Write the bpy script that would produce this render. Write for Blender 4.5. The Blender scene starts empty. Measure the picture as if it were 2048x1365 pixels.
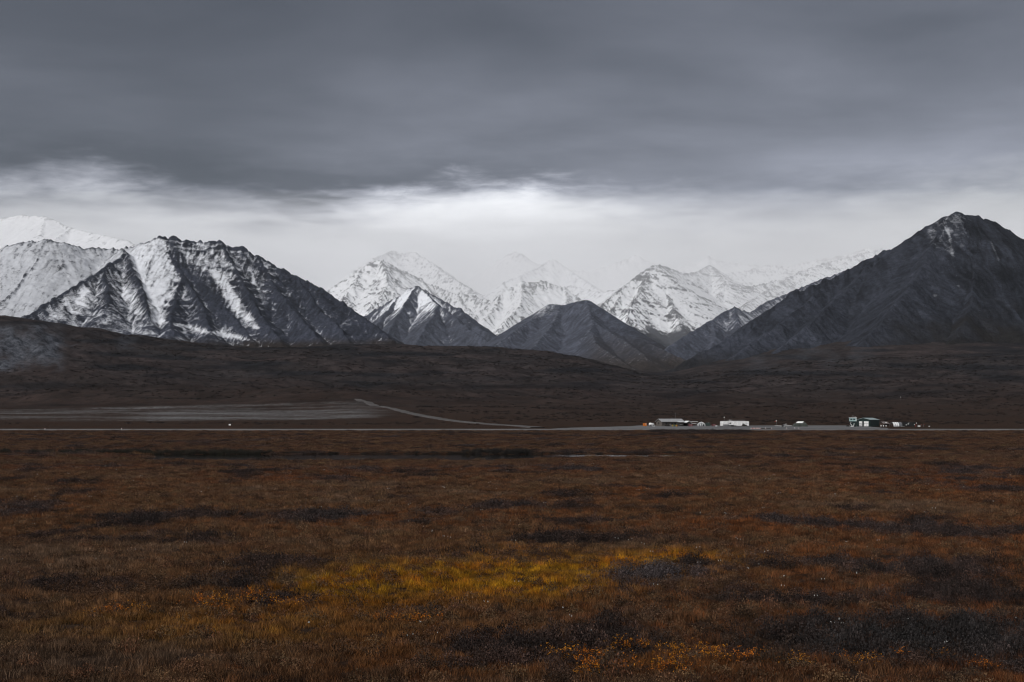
import bpy, bmesh, math, random
import numpy as np
from mathutils import Vector, Matrix

scene = bpy.context.scene
COL = scene.collection
random.seed(7)
RNG = np.random.default_rng(11)

# ------------------------------------------------------------------ camera
FPX = 2844.0            # focal length in pixels of the 2048 px wide photograph (50 mm lens)
HORIZON = 838.6         # row of the eye level
EYE = 6.5               # height of the camera above the near plain
cam_data = bpy.data.cameras.new("camera")
cam_data.sensor_width = 36.0
cam_data.lens = FPX / 2048 * 36.0
cam_data.shift_y = (HORIZON - 682.5) / 2048
cam_data.clip_start = 0.5
cam_data.clip_end = 120000.0
camera = bpy.data.objects.new("camera", cam_data)
camera.location = (0, 0, EYE)
camera.rotation_euler = (math.radians(90), 0, 0)
COL.objects.link(camera)
scene.camera = camera

# ------------------------------------------------------------------ render / exposure
scene.view_settings.view_transform = 'Standard'
scene.view_settings.look = 'None'
scene.view_settings.gamma = 1.0
scene.view_settings.use_curve_mapping = False
EXPOSURE = 1.0
scene.view_settings.exposure = EXPOSURE
scene.render.engine = 'CYCLES'
scene.cycles.use_denoising = True
scene.cycles.filter_width = 1.15
scene.cycles.max_bounces = 8
scene.cycles.diffuse_bounces = 2
scene.cycles.glossy_bounces = 2
scene.cycles.transmission_bounces = 2
scene.cycles.transparent_max_bounces = 8
scene.cycles.volume_bounces = 6
scene.cycles.sample_clamp_indirect = 4.0

# ------------------------------------------------------------------ node helper
class N:
    """Small helper around a node tree."""
    def __init__(self, tree):
        self.t = tree
        tree.nodes.clear()
    def new(self, kind, **kw):
        n = self.t.nodes.new(kind)
        for k, v in kw.items():
            setattr(n, k, v)
        return n
    def put(self, sock, v):
        if v is None:
            return
        if isinstance(v, bpy.types.NodeSocket):
            self.t.links.new(v, sock)
        elif isinstance(v, (tuple, list)):
            if sock.type == 'RGBA' and len(v) == 3:
                v = (*v, 1.0)
            sock.default_value = v
        else:
            sock.default_value = v
    def m(self, op, a, b=None, c=None, clamp=False):
        n = self.new('ShaderNodeMath', operation=op, use_clamp=clamp)
        self.put(n.inputs[0], a)
        if b is not None: self.put(n.inputs[1], b)
        if c is not None: self.put(n.inputs[2], c)
        return n.outputs[0]
    def vm(self, op, a, b=None):
        n = self.new('ShaderNodeVectorMath', operation=op)
        self.put(n.inputs[0], a)
        if b is not None: self.put(n.inputs[1], b)
        return n.outputs[0]
    def sep(self, v):
        n = self.new('ShaderNodeSeparateXYZ'); self.put(n.inputs[0], v)
        return n.outputs
    def comb(self, x, y, z=0.0):
        n = self.new('ShaderNodeCombineXYZ')
        self.put(n.inputs[0], x); self.put(n.inputs[1], y); self.put(n.inputs[2], z)
        return n.outputs[0]
    def noise(self, vec, scale, detail=4.0, rough=0.5, dist=0.0, out='Fac'):
        n = self.new('ShaderNodeTexNoise')
        self.put(n.inputs['Vector'], vec)
        n.inputs['Scale'].default_value = scale
        n.inputs['Detail'].default_value = detail
        n.inputs['Roughness'].default_value = rough
        n.inputs['Distortion'].default_value = dist
        return n.outputs[out]
    def ramp(self, f, lo, hi, a=0.0, b=1.0, smooth=True):
        n = self.new('ShaderNodeMapRange', interpolation_type='SMOOTHSTEP' if smooth else 'LINEAR')
        self.put(n.inputs[0], f)
        n.inputs[1].default_value = lo; n.inputs[2].default_value = hi
        self.put(n.inputs[3], a); self.put(n.inputs[4], b)
        return n.outputs[0]
    def curve(self, f, pts):
        """Colour ramp used as a 1-d curve: pts = [(pos, value)]"""
        n = self.new('ShaderNodeValToRGB')
        r = n.color_ramp; r.interpolation = 'EASE'
        while len(r.elements) < len(pts):
            r.elements.new(0.5)
        for e, (p, v) in zip(r.elements, pts):
            e.position = p
            e.color = (*v, 1) if isinstance(v, (tuple, list)) else (v, v, v, 1)
        self.put(n.inputs[0], f)
        return n.outputs[0]
    def mix(self, f, a, b):
        n = self.new('ShaderNodeMix', data_type='RGBA')
        self.put(n.inputs[0], f); self.put(n.inputs[6], a); self.put(n.inputs[7], b)
        return n.outputs[2]
    def mixf(self, f, a, b):
        n = self.new('ShaderNodeMix', data_type='FLOAT')
        self.put(n.inputs[0], f); self.put(n.inputs[2], a); self.put(n.inputs[3], b)
        return n.outputs[0]
    def mulc(self, a, f):
        n = self.new('ShaderNodeVectorMath', operation='SCALE')
        self.put(n.inputs[0], a); self.put(n.inputs[3], f)
        return n.outputs[0]
    def attr(self, name, kind='GEOMETRY', out='Fac'):
        n = self.new('ShaderNodeAttribute', attribute_name=name, attribute_type=kind)
        return n.outputs[out]

# ------------------------------------------------------------------ light: overcast sun + cloudy sky
SUN_DIR = Vector((-0.50, -0.56, 0.70)).normalized()      # towards the sun: behind the left shoulder, high
sun_data = bpy.data.lights.new("sun", 'SUN')
sun_data.energy = 1.5
sun_data.angle = math.radians(28)
sun_data.color = (1.0, 0.98, 0.96)
sun = bpy.data.objects.new("sun", sun_data)
sun.rotation_euler = SUN_DIR.to_track_quat('Z', 'Y').to_euler()
COL.objects.link(sun)

world = bpy.data.worlds.new("World")
scene.world = world
world.use_nodes = True
w = N(world.node_tree)
sky = w.new('ShaderNodeTexSky', sky_type='NISHITA')
sky.sun_disc = False
sky.sun_elevation = math.asin(SUN_DIR.z)
sky.sun_rotation = math.atan2(SUN_DIR.x, SUN_DIR.y)
sky.air_density = 1.0
sky.dust_density = 2.0
d = w.new('ShaderNodeTexCoord').outputs['Generated']
dx, dy, dz = w.sep(d)
el = w.m('MULTIPLY', w.m('ARCSINE', dz), 180 / math.pi)               # elevation in degrees
az = w.m('MULTIPLY', w.m('ARCTAN2', dx, dy), 180 / math.pi)           # 0 = straight ahead
# the cloud deck, seen in perspective
zz = w.m('ADD', w.m('MAXIMUM', dz, 0.0), 0.07)
deck = w.comb(w.m('DIVIDE', dx, zz), w.m('DIVIDE', dy, zz))
deck_st = w.vm('MULTIPLY', deck, (0.62, 0.75, 1.0))
n1 = w.noise(w.vm('ADD', deck_st, (3.1, 7.7, 0)), 0.62, 5, 0.5, 0.15)
n2 = w.noise(w.vm('ADD', deck_st, (13.0, 2.0, 1.0)), 1.9, 6, 0.56, 0.25)
azel = w.comb(w.m('MULTIPLY', az, 0.05), w.m('MULTIPLY', el, 0.22))
n3 = w.noise(w.vm('ADD', azel, (5.2, 1.3, 4.0)), 1.5, 6, 0.6, 0.4)     # veils of falling snow
n4 = w.noise(w.vm('ADD', azel, (1.7, 9.1, 2.0)), 5.0, 5, 0.55, 0.3)
# brightness of the deck, rising towards the horizon
deck_l = w.ramp(el, 6.0, 19.0, 0.235, 0.118)
deck_l = w.m('MULTIPLY', deck_l, w.ramp(n1, 0.34, 0.66, 0.64, 1.34))
deck_l = w.m('MULTIPLY', deck_l, w.ramp(n2, 0.28, 0.72, 0.80, 1.22))
deck_l = w.m('MULTIPLY', deck_l, w.mixf(w.ramp(el, 9.0, 15.5), w.ramp(az, -14, 12, 0.84, 1.20), w.ramp(az, -4, 16, 1.0, 0.84)))
# lower edge of the deck with its ragged, drooping border
edge = w.m('ADD', w.m('MULTIPLY', w.m('SUBTRACT', n3, 0.5), 1.5), w.m('MULTIPLY', w.m('SUBTRACT', n4, 0.5), 1.9))
edge = w.m('ADD', edge, w.m('MULTIPLY', w.m('SINE', w.m('ADD', w.m('MULTIPLY', az, 0.33), 1.45)), 0.50))
n5 = w.noise(w.vm('ADD', azel, (8.7, 3.3, 6.0)), 13.0, 5, 0.6, 0.5)
edge = w.m('ADD', edge, w.m('MULTIPLY', w.m('SUBTRACT', n5, 0.5), 1.3))
edge = w.m('ADD', edge, w.ramp(az, -21.0, -13.0, 8.35, 9.0))
soft = w.m('ADD', w.ramp(az, 0.0, 9.0, 1.6, 2.6), w.ramp(az, -18.0, -8.0, 0.8, 0.0))
below = w.m('SUBTRACT', edge, el)
gap = w.ramp(w.m('DIVIDE', below, soft), -0.45, 0.75, 0.0, 1.0)
# the belly of the deck is darkest right above its edge
belly = w.ramp(w.m('ADD', below, w.m('MULTIPLY', w.m('SUBTRACT', n2, 0.5), 2.0)), -2.6, -0.3, 1.0, 0.66)
belly = w.mixf(w.ramp(az, -2.0, 9.0), belly, 1.0)
deck_l = w.m('MULTIPLY', deck_l, belly)
# brightness in the gap: brightest ahead and a little left
gb = w.m('DIVIDE', w.m('ADD', az, 2.6), 13.0)
gb = w.m('POWER', 2.718, w.m('MULTIPLY', w.m('MULTIPLY', gb, gb), -1.0))
gap_l = w.m('ADD', 0.52, w.m('MULTIPLY', gb, 0.50))
gap_l = w.m('MULTIPLY', gap_l, w.ramp(el, 4.0, 8.5, 1.02, 1.0))
gap_l = w.m('MULTIPLY', gap_l, w.ramp(n3, 0.3, 0.7, 0.84, 1.14))
gap_l = w.m('MULTIPLY', gap_l, w.ramp(n4, 0.3, 0.7, 0.93, 1.06))
lum = w.mixf(gap, deck_l, gap_l)
lum = w.m('MULTIPLY', lum, 10.0 / 2 ** EXPOSURE)                            # background strength is 0.1
tint = w.mix(gap, (0.93, 0.965, 1.14), (0.985, 0.995, 1.03))
cloud = w.mulc(tint, lum)
allsky = w.mix(0.95, sky.outputs[0], cloud)
bg = w.new('ShaderNodeBackground')
bg.inputs[1].default_value = 0.1
w.put(bg.inputs[0], allsky)
wo = w.new('ShaderNodeOutputWorld')
w.put(wo.inputs[0], bg.outputs[0])
world.cycles.sampling_method = 'MANUAL'
world.cycles.sample_map_resolution = 512

# ------------------------------------------------------------------ noise on arrays
def _grad(ix, iy, seed):
    h = (ix.astype(np.uint32) * np.uint32(374761393) + iy.astype(np.uint32) * np.uint32(668265263)
         + np.uint32(seed * 1274126177 & 0xffffffff))
    h = (h ^ (h >> np.uint32(13))) * np.uint32(1274126177)
    h = h ^ (h >> np.uint32(16))
    a = (h & np.uint32(1023)).astype(np.float32) * np.float32(2 * math.pi / 1024)
    return np.cos(a), np.sin(a)

def perlin(x, y, seed=0):
    x = np.asarray(x, np.float32); y = np.asarray(y, np.float32)
    x, y = np.broadcast_arrays(x, y)
    x0 = np.floor(x); y0 = np.floor(y)
    fx = x - x0; fy = y - y0
    ix = x0.astype(np.int64); iy = y0.astype(np.int64)
    u = fx * fx * fx * (fx * (fx * 6 - 15) + 10); v = fy * fy * fy * (fy * (fy * 6 - 15) + 10)
    def g(a, b):
        gx, gy = _grad(ix + a, iy + b, seed)
        return gx * (fx - a) + gy * (fy - b)
    n0 = g(0, 0) * (1 - u) + g(1, 0) * u
    n1_ = g(0, 1) * (1 - u) + g(1, 1) * u
    return (n0 * (1 - v) + n1_ * v) * 1.5

def fbm(x, y, octaves=4, seed=0, gain=0.5, lac=2.03):
    s = 0; a = 1.0; t = 0
    for o in range(octaves):
        s = s + a * perlin(x * lac ** o, y * lac ** o, seed + o * 17)
        t += a; a *= gain
    return s / t * 1.3

def sstep(x, lo, hi):
    t = np.clip((x - lo) / (hi - lo), 0, 1)
    return t * t * (3 - 2 * t)

def at(px, py, D):
    """World point seen at photograph pixel (px, py) at distance D."""
    return ((px - 1024.0) * D / FPX, D, EYE + (HORIZON - py) * D / FPX)

# ------------------------------------------------------------------ object helpers
def link(o, parent=None):
    COL.objects.link(o)
    if parent is not None:
        o.parent = parent
    return o

def tag(o, label=None, cat=None, group=None, kind=None):
    if label: o['label'] = label
    if cat: o['category'] = cat
    if group: o['group'] = group
    if kind: o['kind'] = kind
    return o

def grid_mesh(name, X, Y, Z, attrs=None, smooth=True):
    ny, nx = X.shape
    me = bpy.data.meshes.new(name)
    nv = nx * ny
    co = np.stack([X, Y, Z], -1).reshape(-1, 3).astype(np.float32)
    idx = np.arange(nv).reshape(ny, nx)
    q = np.stack([idx[:-1, :-1], idx[:-1, 1:], idx[1:, 1:], idx[1:, :-1]], -1).reshape(-1, 4)
    me.vertices.add(nv); me.vertices.foreach_set('co', co.ravel())
    me.loops.add(q.size); me.loops.foreach_set('vertex_index', q.ravel().astype(np.int32))
    me.polygons.add(len(q))
    me.polygons.foreach_set('loop_start', np.arange(0, q.size, 4, dtype=np.int32))
    me.polygons.foreach_set('use_smooth', np.full(len(q), smooth))
    me.update(calc_edges=True)
    for k, v in (attrs or {}).items():
        a = me.attributes.new(k, 'FLOAT', 'POINT')
        a.data.foreach_set('value', np.asarray(v, np.float32).ravel())
    return me

def new_mat(name):
    m = bpy.data.materials.new(name)
    m.use_nodes = True
    n = N(m.node_tree)
    out = n.new('ShaderNodeOutputMaterial')
    p = n.new('ShaderNodeBsdfPrincipled')
    p.inputs['Roughness'].default_value = 0.85
    p.inputs['Specular IOR Level'].default_value = 0.25
    n.put(out.inputs[0], p.outputs[0])
    return m, n, p, out
# ================================================================== ground
TD = np.array([900, 1000, 1150, 1350, 1600, 2000, 2350, 2700, 3000, 3400, 3800, 4300], float)
TP = {   # for each direction (photograph column) the rows at which the rising ground is seen at the distances TD
    -700: [851, 845, 836, 823, 807, 776, 736, 640, 625, 612, 605, 600],
    0:    [851, 845, 836, 823, 807, 777, 738, 638, 640, 670, 690, 700],
    70:   [851, 845, 836, 823, 807, 777, 740, 650, 645, 672, 692, 700],
    150:  [851, 845, 836, 823, 807, 778, 745, 682, 660, 675, 695, 700],
    270:  [851, 845, 836, 823, 807, 779, 750, 712, 684, 673, 690, 705],
    400:  [851, 845, 836, 823, 808, 781, 753, 724, 702, 687, 694, 705],
    520:  [851, 845, 836, 823, 808, 783, 757, 732, 713, 695, 700, 706],
    600:  [851, 845, 836, 823, 808, 783, 757, 733, 713, 697, 703, 708],
    640:  [851, 845, 836, 822, 807, 783, 757, 733, 713, 697, 699, 706],
    720:  [851, 845, 835, 820, 803, 783, 757, 732, 711, 690, 692, 705],
    800:  [851, 845, 836, 822, 807, 784, 759, 735, 714, 694, 698, 706],
    900:  [851, 845, 836, 823, 809, 786, 762, 739, 718, 698, 702, 708],
    1000: [852, 845, 836, 824, 810, 788, 765, 743, 723, 702, 705, 710],
    1090: [852, 846, 837, 825, 811, 790, 769, 749, 730, 710, 712, 716],
    1150: [852, 846, 837, 825, 812, 792, 773, 754, 737, 717, 722, 724],
    1220: [852, 846, 838, 826, 813, 795, 778, 762, 748, 732, 735, 734],
    1290: [852, 846, 838, 827, 814, 797, 783, 770, 760, 750, 745, 743],
    1340: [852, 846, 838, 827, 815, 798, 785, 773, 764, 755, 750, 746],
    1450: [852, 846, 838, 827, 814, 796, 781, 767, 755, 742, 732, 722],
    1600: [852, 846, 838, 826, 812, 792, 774, 757, 743, 726, 710, 694],
    1750: [852, 846, 838, 825, 811, 789, 770, 751, 735, 716, 697, 680],
    1900: [852, 846, 838, 825, 810, 787, 767, 748, 732, 713, 694, 676],
    2100: [852, 846, 838, 825, 810, 786, 766, 747, 731, 712, 693, 674],
    2900: [852, 846, 838, 825, 810, 786, 766, 747, 731, 712, 693, 674],
}
TPX = np.array(sorted(TP), float)
TPY = np.array([TP[int(k)] for k in TPX], float)
TZ = EYE + (HORIZON - TPY) * TD[None, :] / FPX           # heights

def _interp_tab(px, D):
    """Smooth interpolation of the height table."""
    def cr(t, p0, p1, p2, p3):
        return 0.5 * (2 * p1 + (p2 - p0) * t + (2 * p0 - 5 * p1 + 4 * p2 - p3) * t * t + (3 * p1 - p0 - 3 * p2 + p3) * t ** 3)
    px = np.clip(px, TPX[0], TPX[-1] - 1e-3); D = np.clip(D, TD[0], TD[-1] - 1e-3)
    i = np.clip(np.searchsorted(TPX, px, side='right') - 1, 0, len(TPX) - 2)
    j = np.clip(np.searchsorted(TD, D, side='right') - 1, 0, len(TD) - 2)
    a = (px - TPX[i]) / (TPX[i + 1] - TPX[i]); a = a * a * (3 - 2 * a) * 0.5 + a * 0.5
    b = (D - TD[j]) / (TD[j + 1] - TD[j])
    jm = np.maximum(j - 1, 0); jp = np.minimum(j + 2, len(TD) - 1)
    za = TZ[i, j] * 0; r = []
    for ii in (i, i + 1):
        r.append(TZ[ii, j] * (1 - b) + TZ[ii, j + 1] * b)
    lin = r[0] * (1 - a) + r[1] * a
    r = []
    for ii in (i, i + 1):
        r.append(cr(b, TZ[ii, jm], TZ[ii, j], TZ[ii, j + 1], TZ[ii, jp]))
    cub = r[0] * (1 - a) + r[1] * a
    return 0.35 * lin + 0.65 * cub

# the pond in the plain: a long shallow hollow
POND_Z = -0.16
def pond_depth(X, Y):
    px = 1024 + X / np.maximum(Y, 1) * FPX
    c = 254 + 3.0 * np.sin(px / 170.0) + 4 * perlin(px / 260.0, 0 * px, 5)
    near = 229 - 3.0 * sstep(px, 250, 500) + 20.0 * sstep(px, 950, 1200) + 2.6 * perlin(px / 60.0, 0 * px + 3, 9)
    far = 268 + 3.0 * perlin(px / 90.0, 0 * px + 7, 8) + 5.0 * sstep(px, 500, 760) * (1 - sstep(px, 880, 960)) - 6.0 * sstep(px, 1100, 1330)
    d = np.minimum(Y - near, far - Y)
    d = np.minimum(d, (px - 300) / 14.0); d = np.minimum(d, (1345 - px) / 14.0)
    return d            # > 0 inside

def ground_z(X, Y, detail=True):
    X = np.asarray(X, float); Y = np.asarray(Y, float)
    Yc = np.maximum(Y, 20.0)
    px = 1024 + X / Yc * FPX
    plain = 0.30 * fbm(X / 55.0, Y / 38.0, 3, 3) + 0.16 * fbm(X / 9.0, Y / 7.0, 3, 21) + 0.13 * perlin(X / 2.3, Y / 2.3, 23) * (Y < 160)
    plain = plain + 0.9 * fbm(X / 240.0, Y / 150.0, 2, 33) * sstep(Y, 300, 500) * (1 - sstep(Y, 640, 760))
    plain = plain * (1 - 0.85 * sstep(Y, 740, 785))
    ramp_ = 2.5 * np.clip((Y - 788) / 112.0, 0, 1)
    far = _interp_tab(px, Yc)
    k = sstep(Yc, 880, 930)
    z = (plain * (1 - k) + ramp_) * (1 - k) + far * k
    if detail:
        amp = sstep(Yc, 950, 2200)
        rel = sstep(Yc, 1100, 1700) * (1 - 0.4 * sstep(Yc, 2700, 3400)) * (1 - 0.85 * np.exp(-((px - 1320) / 110.0) ** 2) * sstep(Yc, 1800, 2600))
        z = z + rel * (22 * fbm(X / 420.0, Y / 330.0, 4, 41) + 8.0 * fbm(X / 110.0, Y / 80.0, 3, 57)) * amp
        z = z + amp * 1.4 * fbm(X / 26.0, Y / 26.0, 3, 71)
    # beyond the crests the ground sinks into the valleys behind
    back = sstep(Yc, 4300, 7000)
    z = z * (1 - back) + back * (120 + 0 * z)
    w_ = pond_depth(X, Y)
    z = np.where(Y < 300, z * (1 - 0.8 * sstep(-np.abs(Y - 250), -60, -30)) - 0.55 * sstep(w_, -2.5, 2.0), z)
    return z

def find_D(px, py, d0=40.0, d1=4000.0):
    """Distance at which the ground is seen at a photograph pixel (first hit)."""
    D = np.geomspace(d0, d1, 4000)
    z = ground_z((px - 1024) * D / FPX, D)
    row = HORIZON - (z - EYE) * FPX / D
    hit = np.nonzero(row <= py)[0]
    return D[hit[0]] if len(hit) else d1

def on_ground(px, D):
    x = (px - 1024) * D / FPX
    return Vector((x, D, float(ground_z(np.array([x]), np.array([D]))[0])))

# rows: dense near, geometric far; columns: dense in the middle
ry = np.concatenate([np.arange(-120, 20, 20.0), np.arange(20, 222, 2.5), np.arange(222, 282, 0.9), np.arange(282, 780, 4.0), np.arange(780, 920, 2.0)])
ry2 = [920.0]
while ry2[-1] < 4600: ry2.append(ry2[-1] + 3.0 + (ry2[-1] - 920) * 0.0033)
ry3 = np.geomspace(ry2[-1] * 1.03, 21000, 44)
ry = np.concatenate([ry, ry2, ry3])
u = np.linspace(-1, 1, 561)
cx = np.sinh(u * 4.2) / math.sinh(4.2)
# tangent of the direction times distance: columns fan out with distance and run straight near the camera
GX0, GY0 = np.meshgrid(u, ry)
halfw = 60 + np.maximum(GY0, 0) * 0.52 + 13000 * sstep(GY0, 4600, 21000)
GX = GX0 * halfw
GY = GY0
GZ = ground_z(GX, GY)
gpx = 1024 + GX / np.maximum(GY, 20) * FPX
gpy = HORIZON - (GZ - EYE) * FPX / np.maximum(GY, 20)

# where the soil is bare: gravel flats at the left, rock on the hill at the left and on the toe at the right
nz1 = fbm(GX / 60.0, GY / 30.0, 4, 91)
nz2 = fbm(GX / 160.0, GY / 70.0, 4, 93)
def box_mask(px0, px1, py0, py1, fx, fy):
    return sstep(gpx, px0 - fx, px0 + fx) * (1 - sstep(gpx, px1 - fx, px1 + fx)) * sstep(gpy, py0 - fy, py0 + fy) * (1 - sstep(gpy, py1 - fy, py1 + fy))
streak = fbm(gpx / 90.0, gpy / 2.2, 4, 95)
gtop = np.interp(gpx, [-900, 0, 480, 640, 720, 800], [822, 819, 809, 803, 801, 822]); gbot = np.interp(gpx, [-900, 0, 250, 600, 760, 830], [843, 843, 843.5, 841, 836, 826])
ew = 3.0 * nz1 + 2.0 * nz2
gin = sstep(gpy + ew, gtop - 2, gtop + 7) * (1 - sstep(gpy + 0.6 * ew, gbot - 4, gbot + 1.5)) * (1 - sstep(gpx + 40 * nz1, 700, 820))
core = box_mask(280, 740, 821, 841, 60, 3)
lines = np.exp(-((gpy - gtop - 2.2 - 1.0 * streak) / 1.1) ** 2) * 0.7 + np.exp(-((gpy - gbot + 2.0 + 1.5 * nz2) / 1.2) ** 2) * 0.8 * sstep(gpx, 150, 300)
fgrain = fbm(gpx / 14.0, gpy / 1.1, 3, 96)
grav = gin * 1.15 * np.clip(0.17 + 0.46 * core * (0.7 + 0.9 * nz1) + 0.28 * streak + 0.25 * fgrain + 0.55 * nz2 + lines * np.clip(0.15 + 1.5 * fgrain + 0.9 * nz1, 0, 0.6), 0, 1)
grav = grav * (GY > 930) * (GY < 1700)
rockl = box_mask(-900, 122, 652, 742, 14, 8) * np.clip(0.72 + 1.5 * fbm(gpx / 50.0, gpy / 40.0, 5, 97, 0.62), 0, 1)
rockl2 = box_mask(60, 330, 668, 702, 60, 10) * np.clip(-0.05 + 1.3 * fbm(gpx / 46.0, gpy / 12.0, 4, 98), 0, 1) * 0.6
rockr = 0.4 * box_mask(1500, 1740, 690, 742, 40, 12) * np.clip(0.35 + 1.3 * fbm(gpx / 55.0, gpy / 20.0, 4, 99), 0, 1)
rock = np.clip(rockl + rockl2 + rockr, 0, 1) * (GY > 1900)
warm = np.clip(0.5 + 0.9 * fbm(GX / 300.0, GY / 120.0, 4, 101), 0, 1)
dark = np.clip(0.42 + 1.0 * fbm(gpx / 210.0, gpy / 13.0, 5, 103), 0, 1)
GZ = GZ + rock * 11.0 * fbm(GX / 34.0, GY / 34.0, 5, 77, 0.6)
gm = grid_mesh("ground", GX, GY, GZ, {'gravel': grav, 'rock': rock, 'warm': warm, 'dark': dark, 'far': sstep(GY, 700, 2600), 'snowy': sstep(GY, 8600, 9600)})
ground = link(bpy.data.objects.new("ground", gm))
tag(ground, kind='structure')

m, n, p, out = new_mat("tundra_soil")
pos = n.new('ShaderNodeNewGeometry').outputs['Position']
fl = n.vm('MULTIPLY', pos, (1, 1, 0.3))
a1 = n.noise(fl, 0.9, 6, 0.65)
a2 = n.noise(fl, 0.05, 5, 0.6)
a3 = n.noise(fl, 0.012, 5, 0.6)
near_c = n.mix(n.ramp(a1, 0.3, 0.7), (0.014, 0.010, 0.008), (0.042, 0.027, 0.018))
near_c = n.mix(n.ramp(a2, 0.35, 0.65), near_c, n.mix(n.ramp(a1, 0.3, 0.7), (0.026, 0.014, 0.009), (0.052, 0.028, 0.017)))
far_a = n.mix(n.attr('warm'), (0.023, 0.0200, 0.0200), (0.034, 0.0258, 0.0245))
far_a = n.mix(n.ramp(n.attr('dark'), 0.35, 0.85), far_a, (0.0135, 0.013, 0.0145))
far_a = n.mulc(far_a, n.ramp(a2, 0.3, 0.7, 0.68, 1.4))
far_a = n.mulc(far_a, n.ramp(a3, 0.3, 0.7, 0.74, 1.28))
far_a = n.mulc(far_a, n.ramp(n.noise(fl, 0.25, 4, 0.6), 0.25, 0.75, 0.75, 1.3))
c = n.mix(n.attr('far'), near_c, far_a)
gcol = n.mix(n.ramp(n.noise(fl, 0.35, 5, 0.7), 0.3, 0.7), (0.078, 0.078, 0.080), (0.19, 0.185, 0.183))
c = n.mix(n.attr('gravel'), c, gcol)
rcol = n.mix(n.ramp(n.noise(pos, 0.09, 7, 0.78), 0.32, 0.68), (0.018, 0.020, 0.025), (0.118, 0.124, 0.142))
c = n.mix(n.attr('rock'), c, rcol)
c = n.mix(n.attr('snowy'), c, (0.78, 0.80, 0.84))          # unseen snow in the high far valleys, added to brighten the mist by bounce
n.put(p.inputs['Base Color'], c)
p.inputs['Roughness'].default_value = 0.95
p.inputs['Specular IOR Level'].default_value = 0.05
b = n.new('ShaderNodeBump'); b.inputs['Strength'].default_value = 0.6; b.inputs['Distance'].default_value = 1.2
n.put(b.inputs['Height'], n.m('ADD', a1, n.m('MULTIPLY', n.noise(fl, 0.12, 5, 0.65), 3.0)))
n.put(p.inputs['Normal'], b.outputs[0])
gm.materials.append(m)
# ================================================================== mountains
def mountain_material(name, rock_a, rock_b, heath=(0.034, 0.026, 0.023), snow_c=(0.78, 0.80, 0.84), grain=0.075, soft=0.30):
    m, n, p, out = new_mat(name)
    pos = n.new('ShaderNodeNewGeometry').outputs['Position']
    f1 = n.noise(pos, grain, 6, 0.72)
    f2 = n.noise(pos, grain * 0.22, 5, 0.6)
    f3 = n.noise(pos, grain * 3.5, 3, 0.6)
    rock_c = n.mix(n.ramp(f1, 0.22, 0.78), rock_a, rock_b)
    rock_c = n.mulc(rock_c, n.ramp(f2, 0.3, 0.7, 0.78, 1.25))
    rock_c = n.mulc(rock_c, n.m('ADD', 0.30, n.m('MULTIPLY', n.attr('tone'), 1.4)))
    rock_c = n.mix(n.attr('heath'), rock_c, n.mulc(n.mix(n.ramp(f2, 0.35, 0.65), heath, tuple(v * 0.6 for v in heath)), n.ramp(f1, 0.3, 0.7, 0.7, 1.3)))
    s = n.m('ADD', n.attr('snow'), n.m('MULTIPLY', n.m('SUBTRACT', f1, 0.5), 0.9))
    s = n.m('ADD', s, n.m('MULTIPLY', n.m('SUBTRACT', f3, 0.5), 0.8))
    s = n.ramp(s, 0.5 - soft, 0.5 + soft)
    s = n.m('MULTIPLY', s, n.attr('cover'))
    n.put(p.inputs['Base Color'], n.mix(s, rock_c, snow_c))
    p.inputs['Roughness'].default_value = 0.9
    p.inputs['Specular IOR Level'].default_value = 0.08
    b = n.new('ShaderNodeBump'); b.inputs['Strength'].default_value = 0.8; b.inputs['Distance'].default_value = 14.0
    n.put(b.inputs['Height'], f1)
    n.put(b.inputs['Strength'], n.m('SUBTRACT', 0.8, n.m('MULTIPLY', s, 0.62)))      # snow smooths the ground it covers
    n.put(p.inputs['Normal'], b.outputs[0])
    return m

def blur(a, k=1):
    for _ in range(k):
        b = a.copy()
        b[1:-1] = (a[:-2] + 2 * a[1:-1] + a[2:]) * 0.25
        a = b.copy()
        a[:, 1:-1] = (b[:, :-2] + 2 * b[:, 1:-1] + b[:, 2:]) * 0.25
    return a

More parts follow.
